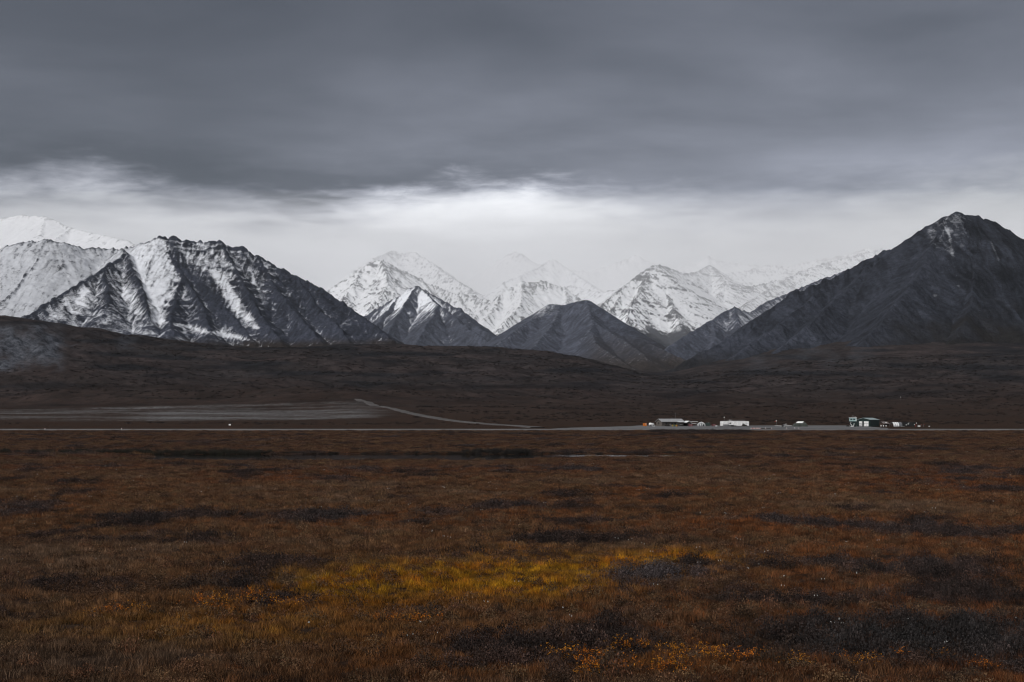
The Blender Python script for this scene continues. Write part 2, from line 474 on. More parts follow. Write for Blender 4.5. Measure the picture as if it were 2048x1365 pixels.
def build_mountain(name, label, ridges, bounds, res, mat, seed, base=60.0, toe=260.0, gully=10.0, gl=120.0, crag=14.0, crag_d=170.0,
                   rough=6.0, strata=0.0, strata_l=55.0, snow=None, heath_z=None, cover=1.0, tone_f=None):
    """ridges: list of (slope, [(px, py, D), ...]); the slopes fall away from these crests at the angle of loose scree."""
    x0, x1, y0, y1 = bounds
    nx = int((x1 - x0) / res) + 1; ny = int((y1 - y0) / (res * 1.45)) + 1
    xs = np.linspace(x0, x1, nx, dtype=np.float32); ys = np.linspace(y0, y1, ny, dtype=np.float32)
    X, Y = np.meshgrid(xs, ys)
    wx = 9 * fbm(X / 130.0, Y / 130.0, 3, seed + 1) ; wy = 9 * fbm(X / 130.0, Y / 130.0, 3, seed + 2)
    Xw = X + wx; Yw = Y + wy
    H = np.full(X.shape, -1e4, np.float32); S = np.zeros_like(H); DD = np.full_like(H, 1e4); RID = np.zeros_like(H)
    s0 = 0.0
    for ri, (sl, pts) in enumerate(ridges):
        P = [at(*q) for q in pts]
        for a, b in zip(P[:-1], P[1:]):
            ax, ay, az_ = a; bx, by, bz = b
            vx, vy = bx - ax, by - ay
            L2 = vx * vx + vy * vy; L = math.sqrt(L2)
            t = ((Xw - ax) * vx + (Yw - ay) * vy) / L2
            tc = np.clip(t, 0, 1)
            dxx = Xw - (ax + tc * vx); dyy = Yw - (ay + tc * vy)
            d_ = np.sqrt(dxx * dxx + dyy * dyy)
            h = az_ + tc * (bz - az_) - sl * d_ * (1.0 - 0.10 * np.clip(d_ / 900.0, 0, 1))
            over = (t - tc) * L
            ss = s0 + tc * L + 0.8 * over + (bz - az_) / L / sl * d_ * np.where(t == tc, 1.0, 0.3)      # gullies follow the fall line
            better = h > H
            H = np.where(better, h, H); S = np.where(better, ss, S); DD = np.where(better, d_, DD); RID = np.where(better, ri, RID)
            s0 += L
        s0 += 3000.0
    F = blur(H, 6)
    fy0, fx0 = np.gradient(F, ys, xs)
    fin = 1 / np.sqrt(fx0 ** 2 + fy0 ** 2 + 1)
    FNX = -fx0 * fin
    sw = S + 9 * fbm(X / 120.0, Y / 120.0, 2, seed + 5)
    g1 = 1 - np.abs(perlin(sw / gl, DD / (gl * 7), seed + 11)) * 2
    g2 = 1 - np.abs(perlin(sw / (gl * .43), DD / (gl * 4), seed + 12)) * 2
    g3 = perlin(sw / (gl * .17), DD / (gl * 2.2), seed + 13)
    ramp_ = sstep(DD, 10, 190)
    gul = (0.62 * g1 + 0.3 * g2 + 0.16 * g3)
    H = H + gully * gul * ramp_
    nearcrest = np.exp(-DD / crag_d)
    cr = fbm(X / 62.0, Y / 62.0, 5, seed + 21, 0.6)
    rg = 0; a_ = 1.0
    for o_ in range(4):
        rg = rg + a_ * (1 - 2.2 * np.abs(perlin(X / 70.0 * 2.1 ** o_, Y / 70.0 * 2.1 ** o_, seed + 61 + o_))); a_ *= 0.55
    cr = 0.45 * cr + 0.4 * rg
    H = H + crag * cr * (0.25 + nearcrest) - crag * 0.25 * nearcrest
    H = H + rough * (perlin(S / 38.0, 0 * S, seed + 31) + 0.7 * perlin(S / 15.0, 0 * S, seed + 32)) * np.exp(-DD / 45.0)
    dip = 0.10 * X + 14 * fbm(X / 300.0, Y / 300.0, 2, seed + 41)
    band = (H + dip) / strata_l
    saw = band - np.floor(band)
    bandn = perlin(np.floor(band) * 7.3, X / 220.0, seed + 43)
    if strata:
        H = H + strata * (sstep(saw, 0.0, 0.35) - saw) * np.clip(0.55 + 0.9 * bandn, 0.05, 1)
    # concave foot: scree runs out on to the valley floor
    k = toe
    lo = H - base
    H = np.where(lo < k, base + k * np.exp(np.minimum(lo - k, 0) / k) , H) if toe > 0 else H
    H = np.maximum(H, base - 5)
    Hs = H
    gy_, gx_ = np.gradient(Hs, ys, xs)
    inv = 1 / np.sqrt(gx_ ** 2 + gy_ ** 2 + 1)
    nxn = -gx_ * inv; nyn = -gy_ * inv; nzn = inv
    conc = blur(Hs, 10) - Hs
    conc = np.clip(conc / 6.0, -1, 1)
    PX = 1024 + X / Y * FPX; PY = HORIZON - (Hs - EYE) * FPX / Y
    env = dict(X=X, Y=Y, Z=Hs, nx=nxn, ny=nyn, nz=nzn, conc=conc, S=sw, D=DD, gul=gul, g1=g1, g2=g2, g3=g3, saw=saw, bandn=bandn, px=PX, py=PY,
               n1=fbm(X / 180.0, Y / 180.0, 4, seed + 51), n2=fbm(X / 40.0, Y / 40.0, 4, seed + 52), streak=fbm(sw / 16.0, DD / 150.0, 3, seed + 53),
               fnx=FNX, rid=RID, fine=fbm(sw / 7.0, DD / 70.0, 2, seed + 54), near=nearcrest, cr=cr)
    sm = snow(env) if snow else np.zeros_like(H)
    cv = cover(env) if callable(cover) else np.full_like(H, cover)
    hz = heath_z(env) if heath_z else np.zeros_like(H)
    tone = 0.5 + 0.25 * env['streak'] + 0.2 * env['n1'] if tone_f is None else tone_f(env)
    me = grid_mesh(name, X, Y, Hs, {'snow': np.clip(sm, -0.5, 1.5), 'cover': np.clip(cv, 0, 1), 'heath': np.clip(hz, 0, 1), 'tone': np.clip(tone, 0, 1)})
    me.materials.append(mat)
    o = link(bpy.data.objects.new(name, me))
    tag(o, label, 'mountain', None, 'structure')
    return o

mat_near = mountain_material("dark_scree", (0.0145, 0.0166, 0.0226), (0.042, 0.0460, 0.0600), heath=(0.019, 0.0165, 0.0145))
mat_mid = mountain_material("grey_scree_and_snow", (0.016, 0.0185, 0.027), (0.058, 0.064, 0.088))
mat_hill = mountain_material("slate_scree", (0.036, 0.040, 0.053), (0.088, 0.095, 0.122), heath=(0.042, 0.034, 0.031))
mat_far = mountain_material("banded_rock_and_snow", (0.022, 0.024, 0.031), (0.066, 0.070, 0.088), soft=0.2, snow_c=(0.90, 0.91, 0.93))

# ---- dark pyramid on the right
def snow_r(e):
    g = sstep(e['px'], 1830, 1875) * (1 - sstep(e['px'], 1915, 1960)) * (1 - sstep(e['py'], 450, 560))
    m_ = -0.10 + 0.40 * g + 0.16 * e['n2'] + (0.30 * e['streak'] + 0.25 * e['fine'] + 0.2 * e['conc']) * g
    gly = np.exp(-((e['px'] - (1893 + (e['py'] - 450) * 0.20)) / 4.5) ** 2) * sstep(e['py'], 440, 470) * (1 - sstep(e['py'], 560, 610))
    gly2 = np.exp(-((e['px'] - (1985 + (e['py'] - 490) * 0.42)) / 4.5) ** 2) * sstep(e['py'], 470, 495) * (1 - sstep(e['py'], 545, 580))
    spot = np.exp(-((e['px'] - 1870) / 6.0) ** 2 - ((e['py'] - 592) / 6.0) ** 2)
    return m_ + 0.34 * gly * (0.8 + 0.8 * e['streak']) + 0.36 * gly2 * (0.8 + e['streak']) + 0.5 * spot
build_mountain("mountain", "dark scree pyramid mountain rising at the right edge",
    [(0.70, [(1335, 750, 4350), (1371, 726, 4400), (1434, 688, 4480), (1532, 625, 4600), (1587, 586, 4660), (1659, 557, 4720), (1752, 512, 4780),
             (1799, 491, 4800), (1829, 470, 4800), (1860, 450, 4800), (1884, 434, 4800), (1909, 425, 4800), (1939, 430, 4800), (1977, 440, 4810), (2011, 459, 4830), (2048, 480, 4850),
             (2200, 575, 4900), (2420, 690, 4900)]),
     (0.72, [(1888, 434, 4790), (1868, 480, 4650), (1846, 530, 4480), (1815, 585, 4280), (1770, 640, 4060), (1720, 690, 3880)]),
     (0.72, [(1925, 430, 4790), (1940, 490, 4600), (1948, 550, 4430), (1940, 610, 4230), (1925, 660, 4040), (1890, 695, 3900)]),
     (0.72, [(1990, 446, 4810), (2040, 520, 4600), (2075, 590, 4380), (2090, 660, 4100)]),
     (0.70, [(1752, 512, 4780), (1715, 560, 4640), (1660, 615, 4440), (1590, 675, 4200), (1540, 715, 4020)]),
     (0.70, [(1659, 557, 4720), (1610, 610, 4560), (1540, 665, 4380), (1470, 712, 4180)]),
     (0.72, [(2100, 510, 4860), (2180, 600, 4600), (2220, 680, 4200)])],
    (300, 2250, 3700, 5250), 3.9, mat_near, 100, base=80.0, toe=120.0, gully=5.5, gl=120, crag=9, crag_d=130, rough=8.0, snow=snow_r, cover=0.46,
    heath_z=lambda e: sstep(e['py'] + 55 * e['n1'] + 30 * e['n2'], 600, 700) * sstep(e['px'], 1650, 1900) * 0.9 + sstep(e['py'] + 20 * e['n1'], 690, 735) * 0.8,
    tone_f=lambda e: 0.40 + 0.34 * e['streak'] + 0.26 * e['fine'] + 0.22 * e['n1'] + 0.30 * sstep(e['g1'], 0.45, 0.98) + 0.2 * sstep(e['py'], 620, 720) - 0.22 * sstep(e['px'], 1850, 2000) + 0.35 * (1 - sstep(e['px'], 1500, 1720)) * sstep(e['py'] + 20 * e['n1'], 600, 700))

# ---- broad snowy massif on the left
def poly(e, pts, soft=3):
    """Soft mask of an area given by its corners."""
    x, y = e['px'] + 7 * e['n2'] + 5 * e['streak'], e['py'] + 5 * e['n2']
    ins = np.zeros(x.shape, bool); k = len(pts)
    for a in range(k):
        (x1, y1), (x2, y2) = pts[a], pts[(a + 1) % k]
        c_ = ((y1 > y) != (y2 > y)) & (x < (x2 - x1) * (y - y1) / ((y2 - y1) + 1e-9) + x1)
        ins ^= c_
    return blur(ins.astype(np.float32), soft)
def snow_l(e):
    m_ = 0.22 + 0 * e['px']
    def put(v, pts, soft=3):
        nonlocal m_
        k_ = poly(e, pts, soft); m_ = m_ * (1 - k_) + v * k_
    put(0.78, [(-900, 400), (-900, 720), (44, 640), (120, 592), (205, 540), (253, 509), (300, 470), (300, 400)], 4)        # open snowfield
    put(0.33, [(253, 509), (305, 650), (300, 700), (-20, 700), (44, 640)])                                              # pyramid face
    put(0.60, [(150, 578), (190, 575), (175, 625), (130, 640), (90, 640)], 6)
    put(0.56, [(235, 560), (262, 585), (297, 630), (285, 640), (250, 600)], 5)
    put(0.68, [(250, 505), (300, 470), (333, 480), (340, 505), (352, 540), (330, 600), (318, 645), (300, 650), (296, 610), (278, 560)], 3)   # upper fan and gully
    put(0.58, [(352, 540), (366, 555), (352, 600), (345, 640), (318, 648), (330, 600)], 4)
    put(0.04, [(336, 503), (348, 516), (372, 545), (434, 590), (475, 640), (500, 672), (455, 655), (405, 605), (366, 555)], 2)   # dark right-facing facet without snow
    put(0.48, [(345, 478), (450, 484), (480, 520), (500, 575), (470, 560), (440, 560), (400, 545), (360, 505)], 5)      # craggy crown
    put(0.70, [(415, 535), (445, 550), (470, 575), (480, 600), (500, 630), (520, 658), (508, 660), (470, 625), (445, 590)], 3)    # second gully
    put(0.34, [(450, 490), (515, 508), (560, 540), (560, 590), (520, 590), (490, 560)], 6)
    put(0.10, [(560, 530), (900, 700), (560, 720), (520, 640), (540, 590)], 8)
    put(0.24, [(340, 600), (400, 620), (470, 660), (470, 690), (330, 690)], 5)
    d_ = 0.16 * e['conc'] + 0.24 * e['streak'] + 0.26 * e['fine'] + 0.10 * e['n1'] + 0.18 * e['n2'] + 0.25 * (-e['nx'] + e['fnx'])
    crown = np.exp(-e['D'] / 120.0) * sstep(e['px'], 318, 345)
    m_ = m_ + d_ - crown * (0.40 * (e['saw'] < 0.4) * np.clip(0.5 + e['bandn'], 0, 1)) - 0.25 * np.exp(-e['D'] / 14.0)
    toe_ = np.exp(-((e['py'] - (645 + (e['px'] - 320) * 0.19)) / 6.0) ** 2) * sstep(e['px'], 300, 330) * (1 - sstep(e['px'], 480, 520))
    return m_ + 0.45 * toe_
build_mountain("mountain", "broad snow-streaked massif on the left with a rugged summit",
    [(0.72, [(-420, 560, 6700), (-200, 520, 6700), (-60, 505, 6650), (0, 499, 6620), (51, 485, 6600), (89, 480, 6600), (125, 486, 6620), (171, 499, 6680), (219, 499, 6750), (239, 499, 6750), (284, 489, 6720),
             (312, 478, 6700), (328, 473, 6700), (345, 476, 6700), (362, 482, 6700), (400, 484, 6710), (441, 484, 6710), (458, 494, 6700), (485, 499, 6700), (513, 509, 6680), (554, 533, 6640), (591, 554, 6600),
             (632, 571, 6550), (700, 619, 6430), (750, 655, 6320), (792, 688, 6200), (850, 712, 6050)]),
     (0.80, [(244, 500, 6650), (253, 509, 6520), (205, 540, 6330), (167, 564, 6200), (113, 595, 6050), (44, 638, 5850)]),
     (0.85, [(253, 509, 6520), (275, 560, 6290), (290, 600, 6130), (300, 645, 5920)]),
     (0.80, [(205, 540, 6330), (214, 575, 6180), (216, 610, 6020)]),
     (0.80, [(328, 474, 6700), (338, 500, 6600), (346, 520, 6520), (366, 552, 6390), (382, 580, 6280), (405, 615, 6130), (420, 660, 5930)]),
     (0.80, [(366, 552, 6390), (352, 590, 6220), (345, 625, 6050), (340, 655, 5900)]),
     (0.78, [(346, 518, 6530), (390, 562, 6400), (434, 600, 6260), (472, 640, 6110), (500, 680, 5950)]),
     (0.80, [(441, 484, 6710), (462, 520, 6560), (480, 550, 6440), (497, 590, 6290), (520, 630, 6120), (560, 685, 5900)]),
     (0.78, [(513, 509, 6680), (540, 560, 6480), (575, 610, 6280), (620, 660, 6070), (650, 695, 5930)]),
     (0.78, [(591, 554, 6600), (630, 610, 6380), (680, 660, 6170), (710, 695, 6020)]),
     (0.74, [(89, 480, 6600), (70, 530, 6400), (30, 580, 6200), (-40, 640, 5950)]),
     (0.74, [(130, 488, 6630), (125, 530, 6450), (95, 570, 6280), (50, 610, 6100)]),
     (0.74, [(0, 499, 6620), (-60, 560, 6350), (-150, 620, 6050)])],
    (-3050, -380, 5650, 7050), 5.0, mat_mid, 200, base=100.0, toe=170.0, gully=6.5, gl=120, crag=14, crag_d=150, rough=7.0, strata=9, strata_l=30, snow=snow_l,
    heath_z=lambda e: sstep(e['py'] + 10 * e['n1'], 672, 692),
    cover=lambda e: 0.86 - 0.22 * poly(e, [(-900, 300), (-900, 720), (44, 640), (120, 592), (205, 540), (253, 509), (290, 486), (290, 300)], 8) - 0.15 * np.clip(e['n2'], 0, 1),
    tone_f=lambda e: 0.36 + 0.36 * e['streak'] + 0.28 * e['fine'] + 0.2 * e['n1'] + 0.25 * sstep(e['py'], 590, 690))

# ---- faint white summit behind the massif
def snow_white(thr=0.0, sa=0.3, strat=0.0, low0=9999, low1=10000):
    def f(e):
        return (0.98 + thr - 0.26 * e['near'] * np.clip(0.4 + e['cr'], 0, 1) + sa * (-e['nx']) + 0.14 * e['conc'] + 0.46 * e['streak'] + 0.2 * e['n1'] + 0.10 * e['n2']
                - strat * (1 - sstep(e['saw'] + 0.25 * e['n2'], 0.08, 0.34)) * np.clip(0.30 + 1.3 * e['bandn'] + 0.6 * e['n2'], 0, 1) + 0.34 * e['fine'] - 1.0 * sstep(e['py'] + 24 * e['n1'] + 14 * e['streak'], low0, low1))
    return f
build_mountain("mountain", "faint white summit behind the left massif",
    [(0.50, [(-500, 470, 11800), (-150, 445, 11700), (0, 438, 11600), (44, 431, 11500), (92, 434, 11450), (143, 456, 11300), (191, 468, 11100), (253, 482, 10900), (285, 495, 10800), (340, 530, 10600)]),
     (0.55, [(92, 434, 11450), (80, 470, 11000), (60, 510, 10600)]), (0.55, [(143, 456, 11300), (110, 480, 10900), (95, 520, 10500)])],
    (-5200, -2300, 10300, 12200), 8.0, mat_far, 300, base=300, toe=200, gully=8, crag=11, crag_d=160, rough=4, snow=snow_white(-0.05, 0.1))

# ---- middle: peak with rock bands and its dark fore-spurs
build_mountain("mountain", "snowy peak with rock bands left of the valley, half in cloud",
    [(0.78, [(560, 640, 10500), (654, 590, 10450), (681, 566, 10450), (722, 539, 10500), (745, 526, 10550), (760, 520, 10600), (775, 527, 10700), (800, 540, 10800), (839, 560, 10900), (880, 580, 10900), (914, 588, 10800), (950, 596, 10700), (978, 602, 10600), (1010, 640, 10500)]),
     (0.80, [(760, 520, 10600), (772, 550, 10300), (775, 575, 10080), (745, 610, 9800), (725, 640, 9600)]),
     (0.70, [(745, 520, 12200), (772, 508, 12500), (787, 503, 12600), (800, 510, 12600), (829, 506, 12600), (860, 525, 12400), (900, 555, 12000), (940, 580, 11600)]),
     (0.8, [(722, 539, 10500), (712, 565, 10280), (690, 595, 10050), (670, 625, 9800)]), (0.8, [(800, 540, 10800), (815, 565, 10600), (835, 590, 10350), (850, 615, 10100)]), (0.8, [(914, 588, 10800), (925, 610, 10550), (950, 635, 10250)]),
     (0.8, [(839, 560, 10900), (870, 595, 10500), (900, 625, 10200), (935, 650, 9900)])],
    (-1720, 60, 9300, 12900), 7.0, mat_far, 400, base=250, toe=120, gully=9, gl=85, crag=24, crag_d=240, rough=10, strata=11, strata_l=32, snow=snow_white(-0.12, 0.15, 0.55, 640, 700))
def snow_spur(e):
    hi = 1 - sstep(e['py'] + 18 * e['n1'], 590, 650)
    return 0.20 + 0.50 * hi + 0.55 * (-e['nx']) * (0.4 + hi) + 0.30 * e['conc'] + 0.36 * e['streak'] + 0.18 * e['n1'] - 0.25 * e['near'] - 0.45 * sstep(e['py'], 640, 690) \
        + 0.35 * np.exp(-((e['px'] - 900) / 40.0) ** 2 - ((e['py'] - 682) / 8.0) ** 2)
build_mountain("mountain", "dark spur streaked with snow in front of the rock-banded peak",
    [(0.82, [(680, 690, 9150), (719, 640, 9350), (760, 615, 9450), (798, 592, 9500), (820, 577, 9520), (832, 573, 9520), (845, 577, 9510), (859, 586, 9480), (893, 607, 9400), (912, 617, 9350), (920, 617, 9330), (928, 633, 9290), (962, 657, 9150), (1000, 680, 9000)]),
     (0.85, [(845, 578, 9510), (862, 598, 9300), (876, 610, 9120), (868, 630, 8950), (850, 655, 8760), (830, 690, 8550)]),
     (0.85, [(876, 610, 9120), (905, 630, 8980), (935, 655, 8800), (985, 690, 8560)]),
     (0.85, [(832, 573, 9520), (812, 605, 9270), (790, 640, 9020), (770, 680, 8740)]),
     (0.85, [(798, 592, 9500), (772, 625, 9270), (745, 660, 9020), (725, 695, 8800)])],
    (-1180, 20, 8350, 9900), 5.6, mat_hill, 500, base=220, toe=110, gully=9, gl=80, crag=12, crag_d=140, rough=8, snow=snow_spur, cover=0.92,
    heath_z=lambda e: sstep(e['py'] + 10 * e['n1'], 688, 706) * 0.6, tone_f=lambda e: 0.52 + 0.3 * e['streak'] + 0.15 * e['n1'])

# ---- second snowy peak and the far wall behind it
build_mountain("mountain", "white peak at the head of the valley with streaked left flank",
    [(0.80, [(935, 650, 10000), (962, 622, 10200), (1000, 590, 10400), (1030, 568, 10500), (1047, 564, 10520), (1070, 565, 10560), (1092, 563, 10600), (1129, 577, 10600), (1153, 593, 10550), (1200, 630, 10400), (1240, 660, 10200)]),
     (0.82, [(1047, 564, 10520), (1046, 590, 10280), (1035, 620, 10000), (1000, 655, 9700), (985, 680, 9500)]),
     (0.8, [(1129, 577, 10600), (1135, 600, 10380), (1125, 630, 10100), (1110, 660, 9850)]), (0.8, [(1000, 590, 10400), (990, 615, 10200), (968, 640, 10000)]),
     (0.62, [(960, 592, 12000), (1010, 582, 11800), (1047, 572, 11600)]), (0.62, [(1140, 572, 11900), (1200, 586, 11500), (1250, 578, 11300), (1300, 556, 11100)]),
     (0.7, [(1010, 565, 12500), (1037, 552, 12600), (1070, 540, 12800), (1105, 518, 13000), (1120, 528, 13000), (1150, 550, 12800), (1180, 570, 12500), (1230, 600, 12000)])],
    (-380, 1120, 9200, 13300), 7.0, mat_far, 600, base=250, toe=100, gully=9, gl=80, crag=16, crag_d=200, rough=9, snow=snow_white(-0.08, 0.1, 0.2, 660, 700))
build_mountain("mountain", "palest ridge dissolving into snow cloud at the valley head",
    [(0.7, [(960, 560, 14200), (1000, 530, 14300), (1018, 510, 14400), (1035, 505, 14400), (1060, 528, 14300), (1130, 540, 14300), (1180, 545, 14300), (1230, 528, 14400), (1270, 511, 14500), (1290, 522, 14500), (1330, 540, 14500), (1390, 530, 14600), (1417, 514, 14700), (1440, 524, 14700), (1500, 531, 14700), (1560, 540, 14700)])],
    (-600, 3000, 13600, 15200), 11.0, mat_far, 650, base=500, toe=100, gully=12, crag=30, crag_d=250, rough=14, snow=snow_white(-0.05, 0.1))

# ---- smooth grey hill in the middle of the valley
build_mountain("mountain", "smooth slate-grey hill without snow in the middle of the valley",
    [(0.66, [(930, 712, 6900), (985, 694, 7150), (1030, 662, 7350), (1062, 638, 7500), (1092, 612, 7650), (1100, 608, 7680), (1126, 611, 7650), (1150, 604, 7600), (1168, 600, 7580), (1180, 603, 7560), (1201, 617, 7520), (1235, 646, 7450), (1286, 679, 7350), (1330, 702, 7200), (1370, 720, 7100)]),
     (0.62, [(1172, 601, 7570), (1185, 640, 7300), (1180, 665, 7050), (1195, 690, 6800), (1230, 715, 6500), (1262, 735, 6250)]),
     (0.62, [(1120, 612, 7620), (1105, 650, 7330), (1080, 680, 7050), (1060, 705, 6800)]),
     (0.60, [(1185, 640, 7300), (1225, 668, 7080), (1270, 695, 6850), (1290, 715, 6650)])],
    (-300, 980, 6100, 8050), 5.2, mat_hill, 700, base=105, toe=170, gully=5, gl=110, crag=4, crag_d=90, rough=4,
    snow=lambda e: -0.05 + 0.40 * (1 - sstep(e['px'], 1080, 1130)) * (1 - sstep(e['py'] + 20 * e['streak'], 612, 650)) + 0.22 * e['streak'] + 0.2 * e['near'] + 0.1 * e['n2'],
    heath_z=lambda e: sstep(e['py'] + 16 * e['n1'] + 10 * e['n2'], 655, 700) * sstep(e['px'], 1150, 1200) * 0.55 + sstep(e['py'] + 8 * e['n1'], 700, 735) * 0.5,
    tone_f=lambda e: 0.55 + 0.34 * e['streak'] + 0.26 * e['fine'] + 0.2 * e['n1'])

# ---- right of the valley: banded white mountain, benches behind, dusted grey ridge in front
build_mountain("mountain", "white mountain with dark horizontal rock bands right of the valley",
    [(0.78, [(1150, 660, 9600), (1197, 615, 9850), (1240, 580, 10100), (1280, 550, 10350), (1300, 535, 10450), (1311, 531, 10500), (1335, 537, 10800), (1365, 549, 11200), (1395, 546, 11500), (1417, 532, 11900)]),
     (0.85, [(1300, 536, 10450), (1285, 568, 10180), (1278, 590, 10000), (1262, 610, 9800), (1256, 630, 9600), (1262, 660, 9350), (1290, 690, 9100)]),
     (0.80, [(1318, 533, 10560), (1326, 560, 10350), (1334, 590, 10150), (1345, 620, 9920), (1362, 650, 9700), (1380, 680, 9450)]),
     (0.80, [(1240, 580, 10100), (1232, 610, 9900), (1215, 640, 9700)]),
     (0.62, [(1417, 530, 12000), (1440, 555, 11500), (1451, 570, 11200), (1430, 600, 10900), (1405, 630, 10600), (1385, 655, 10300)]),
     (0.58, [(1451, 570, 11200), (1500, 575, 11400), (1560, 562, 11600), (1574, 556, 11700), (1625, 535, 11900), (1680, 520, 12100), (1735, 505, 12300), (1800, 495, 12500)]),
     (0.62, [(1574, 558, 11650), (1530, 585, 11200), (1490, 610, 10800), (1450, 640, 10400), (1420, 660, 10100)])],
    (380, 3300, 8900, 12800), 8.0, mat_far, 800, base=300, toe=80, gully=11, gl=80, crag=16, crag_d=160, rough=9, strata=12, strata_l=34, snow=snow_white(-0.20, 0.0, 0.50, 645, 690))
build_mountain("mountain", "grey skyline benches fading out behind the dark pyramid",
    [(0.55, [(1380, 560, 13000), (1480, 545, 13200), (1532, 533, 13300), (1580, 534, 13300), (1625, 523, 13400), (1650, 520, 13400), (1672, 515, 13400), (1700, 510, 13500), (1735, 497, 13500), (1757, 503, 13500), (1850, 500, 13500)])],
    (1600, 4200, 12600, 14000), 9.0, mat_far, 850, base=500, toe=80, gully=10, crag=20, crag_d=240, rough=12, strata=13, strata_l=38, snow=snow_white(-0.14, 0.1, 0.55))
build_mountain("mountain", "grey ridge dusted with snow beside the dark pyramid",
    [(0.74, [(1235, 752, 6600), (1273, 736, 6900), (1320, 706, 7250), (1367, 674, 7600), (1400, 655, 7800), (1426, 640, 7950), (1450, 624, 8050), (1468, 613, 8100), (1485, 622, 8150), (1502, 626, 8250), (1532, 605, 8500), (1583, 584, 8700), (1640, 560, 8900), (1700, 540, 9000)]),
     (0.76, [(1468, 613, 8100), (1475, 650, 7850), (1470, 690, 7550)]), (0.76, [(1426, 640, 7950), (1430, 675, 7700), (1420, 705, 7450)]),
     (0.76, [(1540, 602, 8550), (1560, 640, 8250)])],
    (420, 2250, 6450, 9300), 6.5, mat_hill, 900, base=110, toe=110, gully=8, gl=70, crag=9, crag_d=120, rough=6,
    snow=lambda e: 0.16 + 0.26 * sstep(e['px'], 1425, 1500) + 0.34 * e['streak'] + 0.2 * e['conc'] + 0.15 * e['n1'] - 0.5 * sstep(e['py'], 650, 700),
    cover=0.6, heath_z=lambda e: sstep(e['py'] + 6 * e['n1'], 728, 745) * 0.6, tone_f=lambda e: 0.6 + 0.3 * e['streak'] + 0.2 * e['n1'])
# ================================================================== line of the gravel road up the slope
rp = [(1075, 856.0), (1030, 852.2), (995, 850.3), (960, 847.5), (930, 845), (900, 841.5), (865, 835.5), (830, 829), (800, 822), (770, 814.5), (740, 806.5), (716, 799)]
rpts = []
for px_, py_ in rp:
    D_ = find_D(px_, py_, 830, 2600); rpts.append(((px_ - 1024) / FPX * D_, D_))
rpts = np.array(rpts); tt = np.linspace(0, len(rpts) - 1, 160)
RDX = np.interp(tt, np.arange(len(rpts)), rpts[:, 0]); RDY = np.interp(tt, np.arange(len(rpts)), rpts[:, 1])
for _ in range(20):
    RDX[1:-1] = (RDX[:-2] + 2 * RDX[1:-1] + RDX[2:]) / 4; RDY[1:-1] = (RDY[:-2] + 2 * RDY[1:-1] + RDY[2:]) / 4

# ================================================================== tundra plants
def leaf_mesh(name, verts, faces, mats, midx=None, cols=None):
    me = bpy.data.meshes.new(name)
    me.from_pydata([tuple(v) for v in verts], [], faces)
    for m_ in mats: me.materials.append(m_)
    if midx is not None:
        me.polygons.foreach_set('material_index', np.asarray(midx, np.int32))
    me.update()
    return me

def plant_material(name, base=None, instanced=True, spread=0.5, trans=0.25, rough=0.8):
    m, n, p, out = new_mat(name)
    rnd = n.new('ShaderNodeNewGeometry').outputs['Random Per Island']
    if instanced:
        tint = n.attr('tint', 'INSTANCER', 'Color')
    else:
        tint = base
    if instanced and base is not None:
        tint = n.vm('MULTIPLY', tint, base)
    c = n.mulc(tint, n.ramp(rnd, 0, 1, 1 - spread, 1 + spread, False)) if instanced else n.mulc(n.mix(rnd, base, tuple(v * 0.55 for v in base)), n.ramp(rnd, 0, 1, 1 + spread, 1 - spread, False))
    n.put(p.inputs['Base Color'], c)
    p.inputs['Roughness'].default_value = rough
    p.inputs['Specular IOR Level'].default_value = 0.2
    if trans:
        tr = n.new('ShaderNodeBsdfTranslucent'); n.put(tr.inputs[0], c)
        mx = n.new('ShaderNodeMixShader'); mx.inputs[0].default_value = trans
        n.put(mx.inputs[1], p.outputs[0]); n.put(mx.inputs[2], tr.outputs[0])
        n.put(out.inputs[0], mx.outputs[0])
    return m

mat_grass = plant_material("sedge_blade", spread=0.75)
mat_heath = plant_material("heath_leaf", spread=0.5, trans=0.1)
mat_twig = plant_material("bare_twig", base=(1.0, 0.95, 0.95), spread=0.5, trans=0.0)
mat_cotton = plant_material("cotton_tuft", base=(0.75, 0.75, 0.72), instanced=False, spread=0.1)
mat_straw = plant_material("straw_stalk", base=(0.16, 0.13, 0.09), instanced=False, spread=0.2)

def grass_tuft(seed, nb=42, rad=0.27, h0=0.14, h1=0.36, lean=0.7, wid=0.0055):
    r = random.Random(seed); V = []; F = []
    for _ in range(nb):
        a = r.uniform(0, 2 * math.pi); q = rad * math.sqrt(r.random())
        x, y = q * math.cos(a), q * math.sin(a)
        h = r.uniform(h0, h1) * (1 - 0.4 * (q / rad) ** 2)
        th = r.uniform(0, 2 * math.pi); lx, ly = math.cos(th), math.sin(th)
        ln = r.uniform(0.1, lean) * h
        ph = r.uniform(0, math.pi); wx, wy = math.cos(ph) * wid * r.uniform(.6, 1.3), math.sin(ph) * wid * r.uniform(.6, 1.3)
        i = len(V)
        V += [(x - wx, y - wy, -0.03), (x + wx, y + wy, -0.03),
              (x - wx * .8 + lx * ln * .35, y - wy * .8 + ly * ln * .35, h * .55), (x + wx * .8 + lx * ln * .35, y + wy * .8 + ly * ln * .35, h * .55),
              (x + lx * ln, y + ly * ln, h)]
        F += [(i, i + 1, i + 3, i + 2), (i + 2, i + 3, i + 4)]
    return V, F

